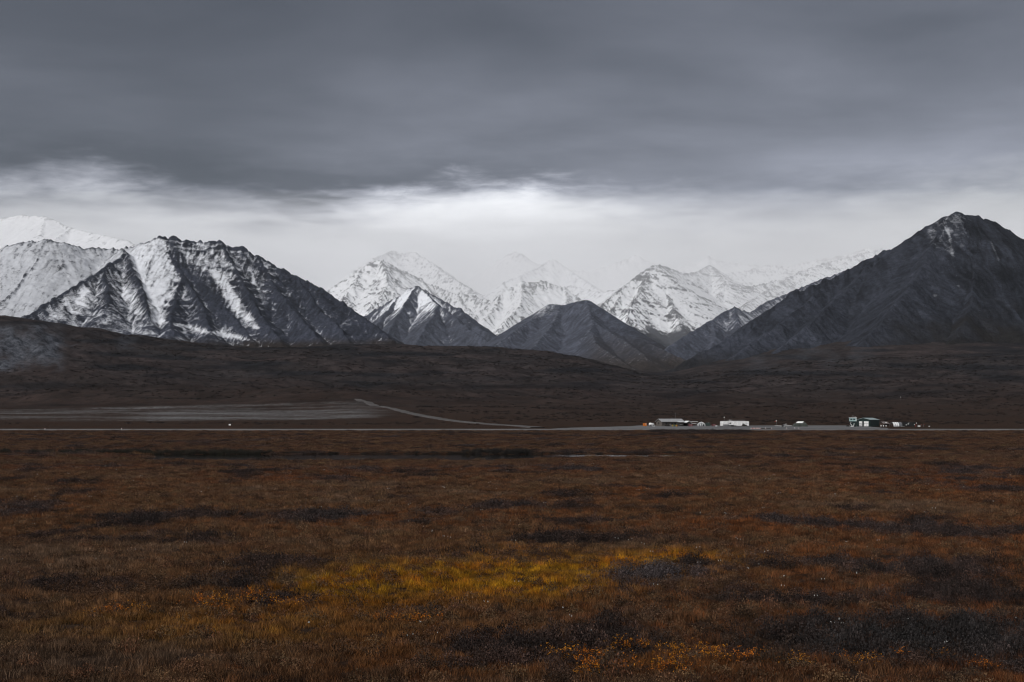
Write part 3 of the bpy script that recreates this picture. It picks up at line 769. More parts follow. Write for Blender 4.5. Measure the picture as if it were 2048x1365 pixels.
def leaf_quad(V, F, c, s, r, elong=1.3):
    nrm = Vector((r.gauss(0, .7), r.gauss(0, .7), r.uniform(.2, 1.0))).normalized()
    t = nrm.orthogonal().normalized(); t.rotate(Matrix.Rotation(r.uniform(0, 6.28), 3, nrm)); b_ = nrm.cross(t)
    i = len(V)
    V += [c - t * s * elong, c - b_ * s, c + t * s * elong, c + b_ * s]
    F.append((i, i + 1, i + 2, i + 3))

def heath_clump(seed, nleaf=190, rad=0.34, h=0.26, leaf=0.014, ntwig=16):
    r = random.Random(seed); V = []; F = []; M = []
    for _ in range(ntwig):
        a = r.uniform(0, 6.283); q = rad * r.uniform(.3, 1.05); top = Vector((q * math.cos(a), q * math.sin(a), h * r.uniform(.6, 1.35) * (1 - .4 * (q / rad) ** 2)))
        b0 = Vector((top.x * .25, top.y * .25, -.03)); s = Vector((math.sin(a), -math.cos(a), 0)) * 0.006
        i = len(V); V += [b0 - s, b0 + s, top]; F.append((i, i + 1, i + 2)); M.append(1)
    for _ in range(nleaf):
        a = r.uniform(0, 6.283); q = rad * math.sqrt(r.random())
        top = h * (1 - .75 * (q / rad) ** 2)
        leaf_quad(V, F, Vector((q * math.cos(a), q * math.sin(a), top * r.uniform(.35, 1.12))), leaf * r.uniform(.6, 1.4), r); M.append(0)
    return V, F, M

src = bpy.data.collections.new("plant_sources")      # never linked to the scene: only instanced
def source(name, me):
    o = bpy.data.objects.new(name, me); src.objects.link(o); return o
def source_set(name, objs):
    c = bpy.data.collections.new(name)
    for o in objs: c.objects.link(o)
    return c
grass_set = source_set("a_grass", [source("tuft_%d" % k, leaf_mesh("tuft", *grass_tuft(50 + k, 58 + 8 * k), [mat_grass])) for k in range(5)])
hs = []
for k in range(4):
    V, F, M = heath_clump(80 + k)
    hs.append(source("heath_%d" % k, leaf_mesh("heath", V, F, [mat_heath, mat_twig], M)))
heath_set = source_set("a_heath", hs)
ws = []
for k in range(4):
    V, F, M = heath_clump(180 + k, 320, 0.55, 0.85, 0.022, 60)
    ws.append(source("willow_%d" % k, leaf_mesh("willow", V, F, [mat_heath, mat_twig], M)))
willow_set = source_set("a_willow", ws)
cs = []
for k in range(3):
    r = random.Random(k + 5); V = []; F = []; M = []
    for q in range(1 + k):
        x, y, h = r.uniform(-.15, .15), r.uniform(-.15, .15), r.uniform(.28, .42)
        i = len(V); V += [Vector((x - .003, y, -.02)), Vector((x + .003, y, -.02)), Vector((x, y, h))]; F.append((i, i + 1, i + 2)); M.append(1)
        for _ in range(14):
            leaf_quad(V, F, Vector((x + r.gauss(0, .010), y + r.gauss(0, .010), h + r.gauss(0, .012))), .012, r); M.append(0)
    cs.append(source("cotton_%d" % k, leaf_mesh("cotton", V, F, [mat_cotton, mat_straw], M)))
cotton_set = source_set("a_cotton", cs)

def scatter(name, label, P, rotz, scl, tint, idx, coll, tilt=0.0):
    n_ = len(P)
    me = bpy.data.meshes.new(name)
    me.vertices.add(n_); me.vertices.foreach_set('co', np.asarray(P, np.float32).ravel())
    def attr(nm, ty, key, arr):
        a = me.attributes.new(nm, ty, 'POINT'); a.data.foreach_set(key, np.ascontiguousarray(arr, dtype=np.int32 if ty == 'INT' else np.float32).ravel())
    rot = np.stack([RNG.normal(0, tilt, n_), RNG.normal(0, tilt, n_), rotz], -1)
    attr('rot', 'FLOAT_VECTOR', 'vector', rot); attr('scl', 'FLOAT_VECTOR', 'vector', scl)
    attr('tint', 'FLOAT_COLOR', 'color', np.concatenate([tint, np.ones((n_, 1))], 1)); attr('idx', 'INT', 'value', idx)
    o = link(bpy.data.objects.new(name, me))
    t = bpy.data.node_groups.new(name, 'GeometryNodeTree')
    t.interface.new_socket('Geometry', in_out='INPUT', socket_type='NodeSocketGeometry')
    t.interface.new_socket('Geometry', in_out='OUTPUT', socket_type='NodeSocketGeometry')
    gi = t.nodes.new('NodeGroupInput'); go = t.nodes.new('NodeGroupOutput')
    ci = t.nodes.new('GeometryNodeCollectionInfo'); ci.inputs[0].default_value = coll; ci.inputs[1].default_value = True; ci.inputs[2].default_value = True
    ip = t.nodes.new('GeometryNodeInstanceOnPoints'); ip.inputs['Pick Instance'].default_value = True
    def named(nm, ty):
        q = t.nodes.new('GeometryNodeInputNamedAttribute'); q.data_type = ty; q.inputs[0].default_value = nm
        return q.outputs[0]
    L = t.links.new
    L(gi.outputs[0], ip.inputs['Points']); L(ci.outputs[0], ip.inputs['Instance'])
    L(named('idx', 'INT'), ip.inputs['Instance Index'])
    er = t.nodes.new('FunctionNodeEulerToRotation'); L(named('rot', 'FLOAT_VECTOR'), er.inputs[0]); L(er.outputs[0], ip.inputs['Rotation'])
    L(named('scl', 'FLOAT_VECTOR'), ip.inputs['Scale'])
    L(ip.outputs[0], go.inputs[0])
    md = o.modifiers.new("scatter", 'NODES'); md.node_group = t
    tag(o, label, None, None, 'stuff')
    return o

def lod(Y): return np.clip(Y / 58.0, 1.0, 9.0) ** 0.78
def sample_plain(count_near, y0, y1):
    """Points over the plain, thinning out with distance as the plants are drawn wider."""
    Yg = np.geomspace(y0, y1, 3000)
    dens = count_near / lod(Yg) ** 2 * (0.86 * Yg + 8.0)
    cdf = np.concatenate([[0], np.cumsum((dens[1:] + dens[:-1]) / 2 * np.diff(Yg))])
    n_ = int(cdf[-1])
    Y = np.interp(RNG.random(n_) * cdf[-1], cdf, Yg)
    X = (RNG.random(n_) - 0.5) * (0.86 * Y + 8.0)
    return X, Y

def blob(px, py, x, y, rx, ry, p=2.0):
    return np.exp(-(np.abs((px - x) / rx) ** p + np.abs((py - y) / ry) ** p))

def fields(X, Y):
    """What grows where on the plain, from noise and from the large patches of the place."""
    px = 1024 + X / Y * FPX; py = HORIZON + EYE * FPX / Y
    n_a = fbm(X / 11.0, Y / 9.0, 4, 201); n_b = fbm(X / 34.0, Y / 40.0, 3, 203); n_c = fbm(X / 3.2, Y / 3.0, 3, 205); n_d = fbm(X / 120.0, Y / 160.0, 3, 207)
    wp = 34 * n_a; wq = 9 * n_c + 6 * n_a
    qx, qy = px + wp * 1.6, py + wq
    yel = 1.15 * blob(qx, qy, 720, 1180, 150, 22, 1.4) + 1.0 * blob(qx, qy, 900, 1172, 150, 17, 1.4) + 1.6 * blob(qx, qy, 1235, 1130, 190, 17) + 1.2 * blob(qx, qy, 1060, 1182, 130, 20) + 0.8 * blob(qx, qy, 1110, 1150, 120, 14) + 0.45 * blob(qx, qy, 900, 1082, 90, 7) + 0.55 * blob(qx, qy, 420, 1265, 330, 30) + 0.4 * blob(qx, qy, 900, 1160, 330, 40, 1.6)
    org = 0.9 * blob(qx, qy, 700, 1208, 200, 22, 1.4) + 0.85 * blob(qx, qy, 1080, 1160, 220, 24, 1.4) + 0.55 * blob(qx, qy, 1000, 1110, 120, 10) + 0.5 * blob(qx, qy, 560, 1200, 120, 12) + 0.45 * blob(qx, qy, 1330, 1330, 180, 20) + 0.42 * blob(qx, qy, 560, 1245, 380, 50) + 0.3 * blob(qx, qy, 900, 1330, 300, 30)
    dk = 1.1 * blob(qx, qy, 1820, 1285, 330, 42, 2.6) + 0.9 * blob(qx, qy, 1300, 1162, 105, 13) + 0.8 * blob(qx, qy, 1170, 1083, 190, 9) + 0.8 * blob(qx, qy, 500, 1175, 140, 12) + 0.6 * blob(qx, qy, 860, 1225, 110, 12) \
        + 0.8 * blob(qx, qy, 1180, 1290, 120, 16) + 0.7 * blob(qx, qy, 1560, 1200, 200, 12) + 0.7 * blob(qx, qy, 130, 1180, 160, 14) + 0.6 * blob(qx, qy, 1850, 1160, 200, 10) + 0.7 * blob(qx, qy, 980, 1115, 150, 9) + 0.6 * blob(qx, qy, 300, 1085, 240, 6)
    dk = dk + 1.9 * np.clip(fbm(X / 7.0, Y / 11.0, 4, 211) * 0.9 + n_b * 0.5 - 0.14, 0, 1) + 0.25 * sstep(-py, -1365, -1180) * 0
    dk = dk + 1.0 * sstep(-np.abs(px - 1400), -115, -70) * sstep(Y, 610, 680) + 0.5 * blob(px, Y, 1045, 612, 60, 30) + 0.5 * blob(px, Y, 920, 655, 45, 40)
    yel = 1.2 * yel * np.clip(0.72 + 0.9 * n_a + 0.8 * n_c, 0, 1.15)
    dk = dk * (1 - np.clip(yel, 0, 1))
    return dict(px=px, py=py, a=n_a, b=n_b, c=n_c, d=n_d, yel=np.clip(yel, 0, 1.2), org=np.clip(org, 0, 1), dark=np.clip(dk, 0, 1.2))

def lerp(a, b, t): return a * (1 - t[:, None]) + b * t[:, None]
C = lambda *v: np.array(v, float)[None, :]

def free(X, Y, margin=0.4):
    ok = (pond_depth(X, Y) < -margin) & (Y < 786)
    return ok

# ---- sedge and grass
X, Y = sample_plain(11.0, 29.0, 786.0)
ok = free(X, Y); X, Y = X[ok], Y[ok]
f = fields(X, Y)
ok = RNG.random(len(X)) > 0.66 * np.clip(f['dark'] * 1.1, 0, 1) * (1 - 0.5 * sstep(Y, 120, 300))
X, Y = X[ok], Y[ok]; f = {k: v[ok] for k, v in f.items()}
n_ = len(X)
k = lod(Y)
col = lerp(C(0.104, 0.047, 0.020), C(0.140, 0.076, 0.038), sstep(f['c'] + RNG.normal(0, .35, n_), -0.4, 0.7))
col = lerp(col, C(0.138, 0.046, 0.014), sstep(f['b'] + 0.5 * f['d'] + RNG.normal(0, .22, n_), -0.15, 0.5))
col = lerp(col, C(0.140, 0.096, 0.066), 0.6 * sstep(f['a'] - f['b'] + RNG.normal(0, .2, n_), 0.15, 0.75))
col = lerp(col, C(0.055, 0.034, 0.027), 0.8 * np.clip(f['dark'], 0, 1))
col = lerp(col, C(0.225, 0.080, 0.009), np.clip(f['org'] * (0.55 + 0.6 * RNG.random(n_)), 0, 1))
col = lerp(col, lerp(C(0.360, 0.180, 0.008), C(0.33, 0.118, 0.009), sstep(f['c'] + RNG.normal(0, .3, n_), -0.2, 0.6)), np.clip(f['yel'] * (0.55 + 0.55 * RNG.random(n_)) + 0.25 * f['c'] * f['yel'], 0, 1))
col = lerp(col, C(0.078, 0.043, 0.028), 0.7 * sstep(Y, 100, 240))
col *= 1.04 * RNG.uniform(0.45, 1.5, n_)[:, None] * (1 - 0.28 * sstep(40 * f['a'] - Y, -62, -30))[:, None]  # nearest sedge tinted darker: shading along the frame's bottom edge put into its colour
near_w = np.exp(-np.clip(-pond_depth(X, Y), 0, 99) / 9.0)
tus = np.clip(perlin(X / 1.1, Y / 1.1, 231) * 1.4, -.6, 1) * (Y < 200)
hz = 0.9 * (1 - 0.6 * near_w) * (0.72 + 0.35 * f['c'] + 0.5 * tus + RNG.uniform(-.2, .35, n_)) * (1 + 0.12 * (k - 1))
col *= (1 + 0.35 * tus)[:, None]
P = np.stack([X, Y, ground_z(X, Y)], -1)
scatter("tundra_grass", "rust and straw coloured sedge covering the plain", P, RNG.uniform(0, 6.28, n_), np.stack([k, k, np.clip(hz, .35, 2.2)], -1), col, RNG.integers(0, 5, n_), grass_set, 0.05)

# ---- dark heath and dwarf shrubs
X, Y = sample_plain(8.0, 29.0, 786.0)
ok = free(X, Y, 0.0); X, Y = X[ok], Y[ok]
f = fields(X, Y)
ok = RNG.random(len(X)) < np.clip(1.05 * f['dark'], 0, 0.9) + 0.34 * (f['c'] + RNG.normal(0, .25, len(X)) > 0.12)
X, Y = X[ok], Y[ok]; f = {q: v[ok] for q, v in f.items()}
n_ = len(X); k = lod(Y)
col = lerp(C(0.021, 0.0145, 0.0125), C(0.060, 0.035, 0.027), sstep(f['c'] + RNG.normal(0, .4, n_), -0.3, 0.8))
rust = 1 - np.clip(f['dark'] * 2.2, 0, 1)
col = lerp(col, lerp(C(0.085, 0.036, 0.018), C(0.10, 0.062, 0.030), RNG.random(n_)), rust)
col = lerp(col, C(0.070, 0.060, 0.062), 0.7 * blob(f['px'], f['py'], 1300, 1160, 120, 16) + 0.25 * sstep(f['b'], 0.1, 0.5))
col = lerp(col, C(0.022, 0.021, 0.021), 0.8 * blob(f['px'], f['py'], 1820, 1285, 330, 45, 2.6))
col *= RNG.uniform(0.4, 1.7, n_)[:, None]
hz = RNG.uniform(.5, 1.5, n_) * np.where(RNG.random(n_) < .12, 1.7, 1.0) * (1 + 0.10 * (k - 1)) * (1 + 0.6 * np.clip(f['dark'] - .4, 0, 1))
P = np.stack([X, Y, ground_z(X, Y)], -1)
scatter("heath_cover", "dark clumps of dwarf heath and twigs among the sedge", P, RNG.uniform(0, 6.28, n_), np.stack([k * 1.1, k * 1.1, hz], -1), col, RNG.integers(0, 4, n_), heath_set, 0.08)

# ---- willow thickets: on the far bank of the pond and on the mound beside the strip
pts = []
def thicket(px0, px1, d0, d1, count, hmin, hmax, tint):
    pxs = RNG.uniform(px0, px1, count); Ds = RNG.uniform(d0, d1, count)
    x = (pxs - 1024) / FPX * Ds
    keep = (pond_depth(x, Ds) < 0.3) & (perlin(pxs / 30.0, Ds / 4.0, 77) > -0.35)
    for a_, b_, in zip(x[keep], Ds[keep]):
        pts.append((a_, b_, RNG.uniform(hmin, hmax), tint))
thicket(-80, 545, 268, 276, 520, .55, 1.15, (0.020, 0.019, 0.015))
thicket(225, 520, 268, 271, 160, .6, 1.0, (0.026, 0.024, 0.016))
thicket(925, 1065, 268, 276, 260, .6, 1.25, (0.020, 0.018, 0.016))
thicket(515, 940, 270, 275, 330, .28, .5, (0.022, 0.019, 0.016))
thicket(1060, 1480, 266, 272, 190, .3, .6, (0.026, 0.021, 0.017))
thicket(1300, 1500, 690, 772, 1300, .7, 1.0, (0.022, 0.019, 0.018))
thicket(1320, 1470, 620, 690, 500, .5, .8, (0.024, 0.020, 0.018))
thicket(880, 960, 620, 690, 160, .6, .9, (0.022, 0.019, 0.018))
thicket(1000, 1100, 585, 640, 170, .6, .9, (0.022, 0.019, 0.018))
thicket(1180, 1320, 776, 786, 90, .3, .6, (0.05, 0.042, 0.03))
A = np.array([(a_, b_, h) for a_, b_, h, _ in pts]); T = np.array([t_ for *_, t_ in pts])
n_ = len(A); T = T * RNG.uniform(.6, 1.6, n_)[:, None]
P = np.stack([A[:, 0], A[:, 1], ground_z(A[:, 0], A[:, 1])], -1)
wd = np.where(A[:, 1] > 500, 2.4, 1.1) * RNG.uniform(.8, 1.3, n_)
scatter("willow_thicket", "low dark willow scrub on the pond bank and beside the airstrip", P, RNG.uniform(0, 6.28, n_), np.stack([wd, wd, A[:, 2]], -1), T, RNG.integers(0, 4, n_), willow_set, 0.05)

# ---- scrub on the rising slopes beyond the strip
n_ = 42000
Y = np.sqrt(RNG.uniform(925.0 ** 2, 3450.0 ** 2, n_)); X = (RNG.random(n_) - .5) * .86 * Y
px_ = 1024 + X / Y * FPX
dens = fbm(X / 170.0, Y / 90.0, 4, 311) + 0.6 * fbm(X / 40.0, Y / 30.0, 3, 313)
rowp = HORIZON - (ground_z(X, Y) - EYE) * FPX / Y
keep = (dens + RNG.normal(0, .25, n_) > 0.12) & ~((rowp > 799) & (px_ < 830) & (rowp < 846)) & ~((px_ > 1120) & (Y < 945)) & ~((px_ < 140) & (rowp < 740))
keep &= np.min(np.hypot(X[:, None] - RDX[None, :], Y[:, None] - RDY[None, :]), axis=1) > 9.0
X, Y = X[keep], Y[keep]; n_ = len(X); k = 1.6 + Y / 620.0
T = lerp(C(0.017, 0.0145, 0.0142), C(0.038, 0.026, 0.022), sstep(RNG.normal(0, .5, n_) + fbm(X / 60.0, Y / 60.0, 3, 317), -.6, 1.0))
T *= RNG.uniform(.6, 1.4, n_)[:, None]
P = np.stack([X, Y, ground_z(X, Y) - 0.1], -1); sx = k * RNG.uniform(.6, 1.6, n_)
scatter("slope_scrub", "patchy dark scrub on the rising slopes beyond the airstrip", P, RNG.uniform(0, 6.28, n_), np.stack([sx * 1.3, sx, .5 + 0.28 * k * RNG.uniform(.6, 1.3, n_)], -1), T, RNG.integers(0, 4, n_), willow_set, 0.05)

# ---- white cotton grass
X, Y = sample_plain(0.06, 31.0, 300.0)
ok = free(X, Y) & (fbm(X / 18.0, Y / 18.0, 3, 301) > 0.02); X, Y = X[ok], Y[ok]
n_ = len(X); k = 0.62 * lod(Y) ** 0.8
P = np.stack([X, Y, ground_z(X, Y)], -1)
scatter("cotton_grass", "scattered white tufts of cotton grass", P, RNG.uniform(0, 6.28, n_), np.stack([k, k, 0.75 + 0.3 * k], -1), np.ones((n_, 3)), RNG.integers(0, 3, n_), cotton_set, 0.1)

# ---- dwarf birches with orange leaves: single bushes
mat_leaf_o = plant_material("orange_birch_leaf", base=(0.50, 0.15, 0.014), instanced=False, spread=0.6, trans=0.3)
mat_leaf_y = plant_material("amber_birch_leaf", base=(0.46, 0.18, 0.015), instanced=False, spread=0.6, trans=0.3)
mat_stem = plant_material("birch_stem", base=(0.045, 0.032, 0.028), instanced=False, spread=0.3, trans=0.0)
def birch_meshes(seed, leafmat, nst=34, rad=0.8, h=0.62, nl=85):
    r = random.Random(seed); V = []; F = []; tips = []
    for _ in range(nst):
        a = r.uniform(0, 6.283); q = rad * math.sqrt(r.random()) * 1.0
        p0 = Vector((q * .35 * math.cos(a), q * .35 * math.sin(a), -.04)); p1 = Vector((q * math.cos(a), q * math.sin(a), h * r.uniform(.45, 1.0) * (1 - .35 * (q / rad) ** 2)))
        pm = p0.lerp(p1, .5) + Vector((r.gauss(0, .03), r.gauss(0, .03), .06))
        prev = None
        for pt, w_ in ((p0, .007), (pm, .005), (p1, .002)):
            i = len(V)
            for s in range(3):
                V.append(pt + Vector((math.cos(s * 2.09) * w_, math.sin(s * 2.09) * w_, 0)))
            if prev is not None:
                for s in range(3): F.append((prev + s, prev + (s + 1) % 3, i + (s + 1) % 3, i + s))
            prev = i
        tips.append((pm, p1))
    stems = leaf_mesh("birch_stems", V, F, [mat_stem])
    V = []; F = []
    for _ in range(nl):
        pm, p1 = tips[int(len(tips) * r.random() ** 1.7)]; c = pm.lerp(p1, r.uniform(-.2, 1.05)) + Vector((r.gauss(0, .06), r.gauss(0, .06), r.gauss(0, .04)))
        c.z = max(c.z, .05)
        cl = c
        for _k in range(r.randint(2, 6)):
            leaf_quad(V, F, cl + Vector((r.gauss(0, .028), r.gauss(0, .028), r.gauss(0, .022))), r.uniform(.007, .024), r, 1.15)
    return stems, leaf_mesh("birch_leaves", V, F, [leafmat])
BM = [birch_meshes(900 + q, mat_leaf_o if q % 2 else mat_leaf_y) for q in range(4)]
def birch(px, py, s, label, group, q):
    D_ = EYE * FPX / (py - HORIZON)
    e = bpy.data.objects.new("dwarf_birch", None)
    e.location = on_ground(px, D_); e.rotation_euler = (0, 0, RNG.uniform(0, 6.28)); e.scale = (s * RNG.uniform(.9, 1.3), s, s * RNG.uniform(.8, 1.1))
    link(e); tag(e, label, "shrub", group)
    link(bpy.data.objects.new("stems", BM[q][0]), e); link(bpy.data.objects.new("leaves", BM[q][1]), e)
rows = [
    ("low orange-leaved dwarf birch, %s from left in the bright clump at bottom centre", "orange birches at the bottom of the picture",
     [(1128, 1312), (1150, 1310), (1185, 1304), (1205, 1300), (1235, 1291), (1262, 1288), (1298, 1287), (1360, 1298), (1385, 1305), (1405, 1302), (1420, 1296), (1178, 1340), (1215, 1338), (1310, 1330), (1335, 1332), (1352, 1338), (1425, 1322), (1470, 1318)], 0.85),
    ("amber-leaved dwarf birch, %s from left in the row left of the yellow grass", "amber birches left of the yellow grass",
     [(185, 1232), (222, 1228), (278, 1226), (395, 1214), (430, 1212), (465, 1206), (490, 1203), (515, 1204), (545, 1207), (590, 1212), (612, 1206), (440, 1222), (570, 1218)], 0.9),
    ("small pale orange dwarf birch, %s from left on dark heath below the yellow grass", "pale orange birches on the dark heath",
     [(772, 1236), (790, 1238), (815, 1237), (838, 1240), (862, 1239)], 0.7),
    ("sparse dwarf birch, %s from left among the dark scrub at lower right", "sparse birches in the dark scrub",
     [(1520, 1305), (1545, 1322), (1600, 1330), (1680, 1312), (1730, 1326), (1775, 1305), (1880, 1308), (1960, 1325)], 0.6)]
ORD = "first second third fourth fifth sixth seventh eighth ninth tenth eleventh twelfth thirteenth fourteenth fifteenth sixteenth seventeenth eighteenth nineteenth twentieth".split()
q = 0
for lab, grp, spots, s in rows:
    for k_, (px_, py_) in enumerate(sorted(spots)):
        birch(px_, py_ + 8, s * RNG.uniform(.6, 1.3), lab % ORD[k_], grp, q % 4); q += 1

# ---- the pond
pxs = np.linspace(150, 1420, 220)
Yr = np.linspace(222, 280, 60)
PXg, Yg = np.meshgrid(pxs, Yr)
Xg = (PXg - 1024) / FPX * Yg
pm_ = grid_mesh("pond_water", Xg, Yg, np.full_like(Xg, POND_Z))
m, n, p, out = new_mat("pond_water")
pos = n.new('ShaderNodeNewGeometry').outputs['Position']
p.inputs['Base Color'].default_value = (0.006, 0.007, 0.008, 1)
p.inputs['Specular IOR Level'].default_value = 0.5
p.inputs['IOR'].default_value = 1.33
px_n = n.sep(pos)
n.put(p.inputs['Roughness'], 0.03)
b = n.new('ShaderNodeBump'); b.inputs['Distance'].default_value = 0.12
n.put(b.inputs['Height'], n.noise(n.vm('MULTIPLY', pos, (1.0, 2.5, 1.0)), 1.2, 3, 0.5))
# the breeze ruffles the eastern end
n.put(b.inputs['Strength'], n.ramp(px_n[0], 4.0, 14.0, 0.035, 0.30))
n.put(p.inputs['Normal'], b.outputs[0])
pm_.materials.append(m)
pond = link(bpy.data.objects.new("pond_water", pm_))
tag(pond, None, None, None, 'structure')
# ================================================================== airstrip, apron, road
def gravel_mat(name, a, b_, sc=0.6):
    m, n, p, out = new_mat(name)
    pos = n.new('ShaderNodeNewGeometry').outputs['Position']
    f1 = n.noise(pos, sc, 6, 0.7); f2 = n.noise(n.vm('MULTIPLY', pos, (0.25, 1.0, 1.0)), sc * 0.12, 4, 0.6)
    c = n.mulc(n.mix(n.ramp(f1, .3, .7), a, b_), n.ramp(f2, .3, .7, .75, 1.25))
    n.put(p.inputs['Base Color'], c)
    p.inputs['Roughness'].default_value = 0.95
    b = n.new('ShaderNodeBump'); b.inputs['Distance'].default_value = 0.1; n.put(b.inputs['Height'], f1); n.put(p.inputs['Normal'], b.outputs[0])
    return m
mat_strip = gravel_mat("airstrip_gravel", (0.078, 0.074, 0.072), (0.175, 0.166, 0.161))
mat_apron = gravel_mat("apron_gravel", (0.085, 0.085, 0.087), (0.150, 0.148, 0.148))
mat_road = gravel_mat("road_gravel", (0.05, 0.046, 0.044), (0.105, 0.096, 0.092))

def ribbon(name, pts, width, mat, lift=0.25):
    """A raised gravel ribbon that follows the ground; pts = [(x, y)]"""
    P = np.array(pts, float)
    T = np.gradient(P, axis=0); T /= np.linalg.norm(T, axis=1)[:, None]
    Nn = np.stack([-T[:, 1], T[:, 0]], -1)
    offs = np.array([-.5 - .9 / width, -.5, -.25, 0, .25, .5, .5 + .9 / width]) * width
    wob = 1.0 * perlin(P[:, 0] / 17.0, P[:, 1] / 17.0, 401) + 0.8 * perlin(P[:, 0] / 6.3, P[:, 1] / 6.3, 402)
    Xg = P[:, 0][:, None] + Nn[:, 0][:, None] * (offs[None, :] + wob[:, None] * np.sign(offs)[None, :]); Yg = P[:, 1][:, None] + Nn[:, 1][:, None] * (offs[None, :] + wob[:, None] * np.sign(offs)[None, :])
    Zg = ground_z(Xg, Yg) + lift
    Zg[:, 0] -= lift + .35; Zg[:, -1] -= lift + .35
    me = grid_mesh(name, Xg, Yg, Zg); me.materials.append(mat)
    o = link(bpy.data.objects.new(name, me)); tag(o, None, None, None, 'structure')
    return o
ribbon("airstrip", [(x, 803.5) for x in np.arange(-760, 761, 5.0)], 23.0, mat_strip, 0.30)
ribbon("gravel_road", list(zip(RDX, RDY)), 8.5, mat_road, 0.40)
# apron: pad with sloping rim
ax_ = np.concatenate([[38, 39.5], np.arange(42, 226, 3.0), [227.5, 229]])
ay_ = np.concatenate([[820.2, 821.2], np.arange(824, 888, 3.0), [889.5, 891]])
Xg, Yg = np.meshgrid(ax_, ay_)
fan = Yg / 850.0
xl = 24 + 50 * sstep(Yg, 822, 888); xr = 226 - 16 * sstep(Yg, 822, 888) + 3 * perlin(Yg / 9.0, 0 * Yg, 7)
Xg = (xl + 3 * perlin(Yg / 8.0, 0 * Yg + 4, 8) + (Xg - 38) / (229 - 38) * (xr - xl)) * fan
rim = np.ones_like(Xg); rim[0] = rim[-1] = 0; rim[:, 0] = rim[:, -1] = 0
APRON = 0.22
me = grid_mesh("apron", Xg, Yg, ground_z(Xg, Yg) + np.where(rim > 0, APRON, -0.35)); me.materials.append(mat_apron)
tag(link(bpy.data.objects.new("apron", me)), None, None, None, 'structure')

def surf(px, D):
    v = on_ground(px, D)
    if 72 * D / 850 < v.x < 214 * D / 850 and 823 < D < 889: v.z += APRON
    if 792 < D < 815: v.z += 0.30
    return v

# ================================================================== builders for the settlement
_paints = {}
def paint(name, col, rough=0.6, var=0.18, scale=1.2, metal=0.0):
    if name in _paints: return _paints[name]
    m, n, p, out = new_mat(name)
    tc = n.new('ShaderNodeTexCoord').outputs['Object']
    f1 = n.noise(tc, scale, 5, 0.65); f2 = n.noise(n.vm('MULTIPLY', tc, (1, 1, .15)), scale * 2.5, 4, 0.6)
    c = n.mulc(col, n.m('MULTIPLY', n.ramp(f1, .3, .7, 1 - var, 1 + var), n.ramp(f2, .3, .7, 1 - var, 1 + var * .6)))
    n.put(p.inputs['Base Color'], c)
    p.inputs['Roughness'].default_value = rough; p.inputs['Metallic'].default_value = metal
    p.inputs['Specular IOR Level'].default_value = 0.35
    _paints[name] = m
    return m
WHITE = paint("white_paint", (0.78, 0.78, 0.77)); CANVASW = paint("white_tarp", (0.80, 0.81, 0.80), .7)
ORANGE = paint("orange_paint", (0.62, 0.17, 0.02)); MAROON = paint("maroon_paint", (0.12, 0.025, 0.03)); YELLOW = paint("yellow_paint", (0.55, 0.36, 0.03))
GREEN = paint("green_drum_paint", (0.10, 0.16, 0.08)); BLACK = paint("black_paint", (0.012, 0.012, 0.013)); DGREEN = paint("dark_green_sheet", (0.012, 0.026, 0.024), .5)
TEAL = paint("pale_teal_paint", (0.36, 0.50, 0.50)); LTIN = paint("weathered_tin_roof", (0.33, 0.33, 0.335), .45, .2); GTIN = paint("pale_green_tin_roof", (0.30, 0.37, 0.37), .45)
PLANK = paint("weathered_plank", (0.115, 0.10, 0.088), .9, .35, 3.0); DPLANK = paint("dark_plank", (0.035, 0.03, 0.027), .9, .3, 3.0); BROWN = paint("brown_plank", (0.075, 0.05, 0.04), .9, .3)
GLASS = paint("dark_window_glass", (0.010, 0.012, 0.014), .12, .05); STEEL = paint("galvanised_steel", (0.28, 0.28, 0.29), .4, .15, 2, .6); RED = paint("red_paint", (0.45, 0.035, 0.025))
CANVAS = paint("grey_green_canvas", (0.055, 0.062, 0.054), .9, .25); GREY = paint("grey_tarp", (0.16, 0.17, 0.18), .8, .3); RUBBER = paint("rubber", (0.015, 0.015, 0.015), .9)
TINBROWN = paint("rusty_tin_roof", (0.17, 0.145, 0.135), .7, .3)

def box(bm, x0, x1, y0, y1, z0, z1):
    vs = [bm.verts.new((x, y, z)) for z in (z0, z1) for y in (y0, y1) for x in (x0, x1)]
    for f in ((0, 2, 3, 1), (4, 5, 7, 6), (0, 1, 5, 4), (2, 6, 7, 3), (0, 4, 6, 2), (1, 3, 7, 5)):
        bm.faces.new([vs[i] for i in f])
def cyl(bm, a, b_, r, seg=12, r2=None):
    a = Vector(a); b_ = Vector(b_); r2 = r if r2 is None else r2
    d = (b_ - a).normalized(); t = d.orthogonal().normalized(); s = d.cross(t)
    A = [bm.verts.new(a + (t * math.cos(k * 2 * math.pi / seg) + s * math.sin(k * 2 * math.pi / seg)) * r) for k in range(seg)]
    B = [bm.verts.new(b_ + (t * math.cos(k * 2 * math.pi / seg) + s * math.sin(k * 2 * math.pi / seg)) * r2) for k in range(seg)]
    for k in range(seg): bm.faces.new((A[k], A[(k + 1) % seg], B[(k + 1) % seg], B[k]))
    bm.faces.new(A[::-1]); bm.faces.new(B)
def ball(bm, c, r, sx=1, sy=1, sz=1, seg=14):
    q = bmesh.ops.create_uvsphere(bm, u_segments=seg, v_segments=seg // 2 + 2, radius=1.0)
    for v in q['verts']: v.co = Vector((c[0] + v.co.x * r * sx, c[1] + v.co.y * r * sy, c[2] + v.co.z * r * sz))
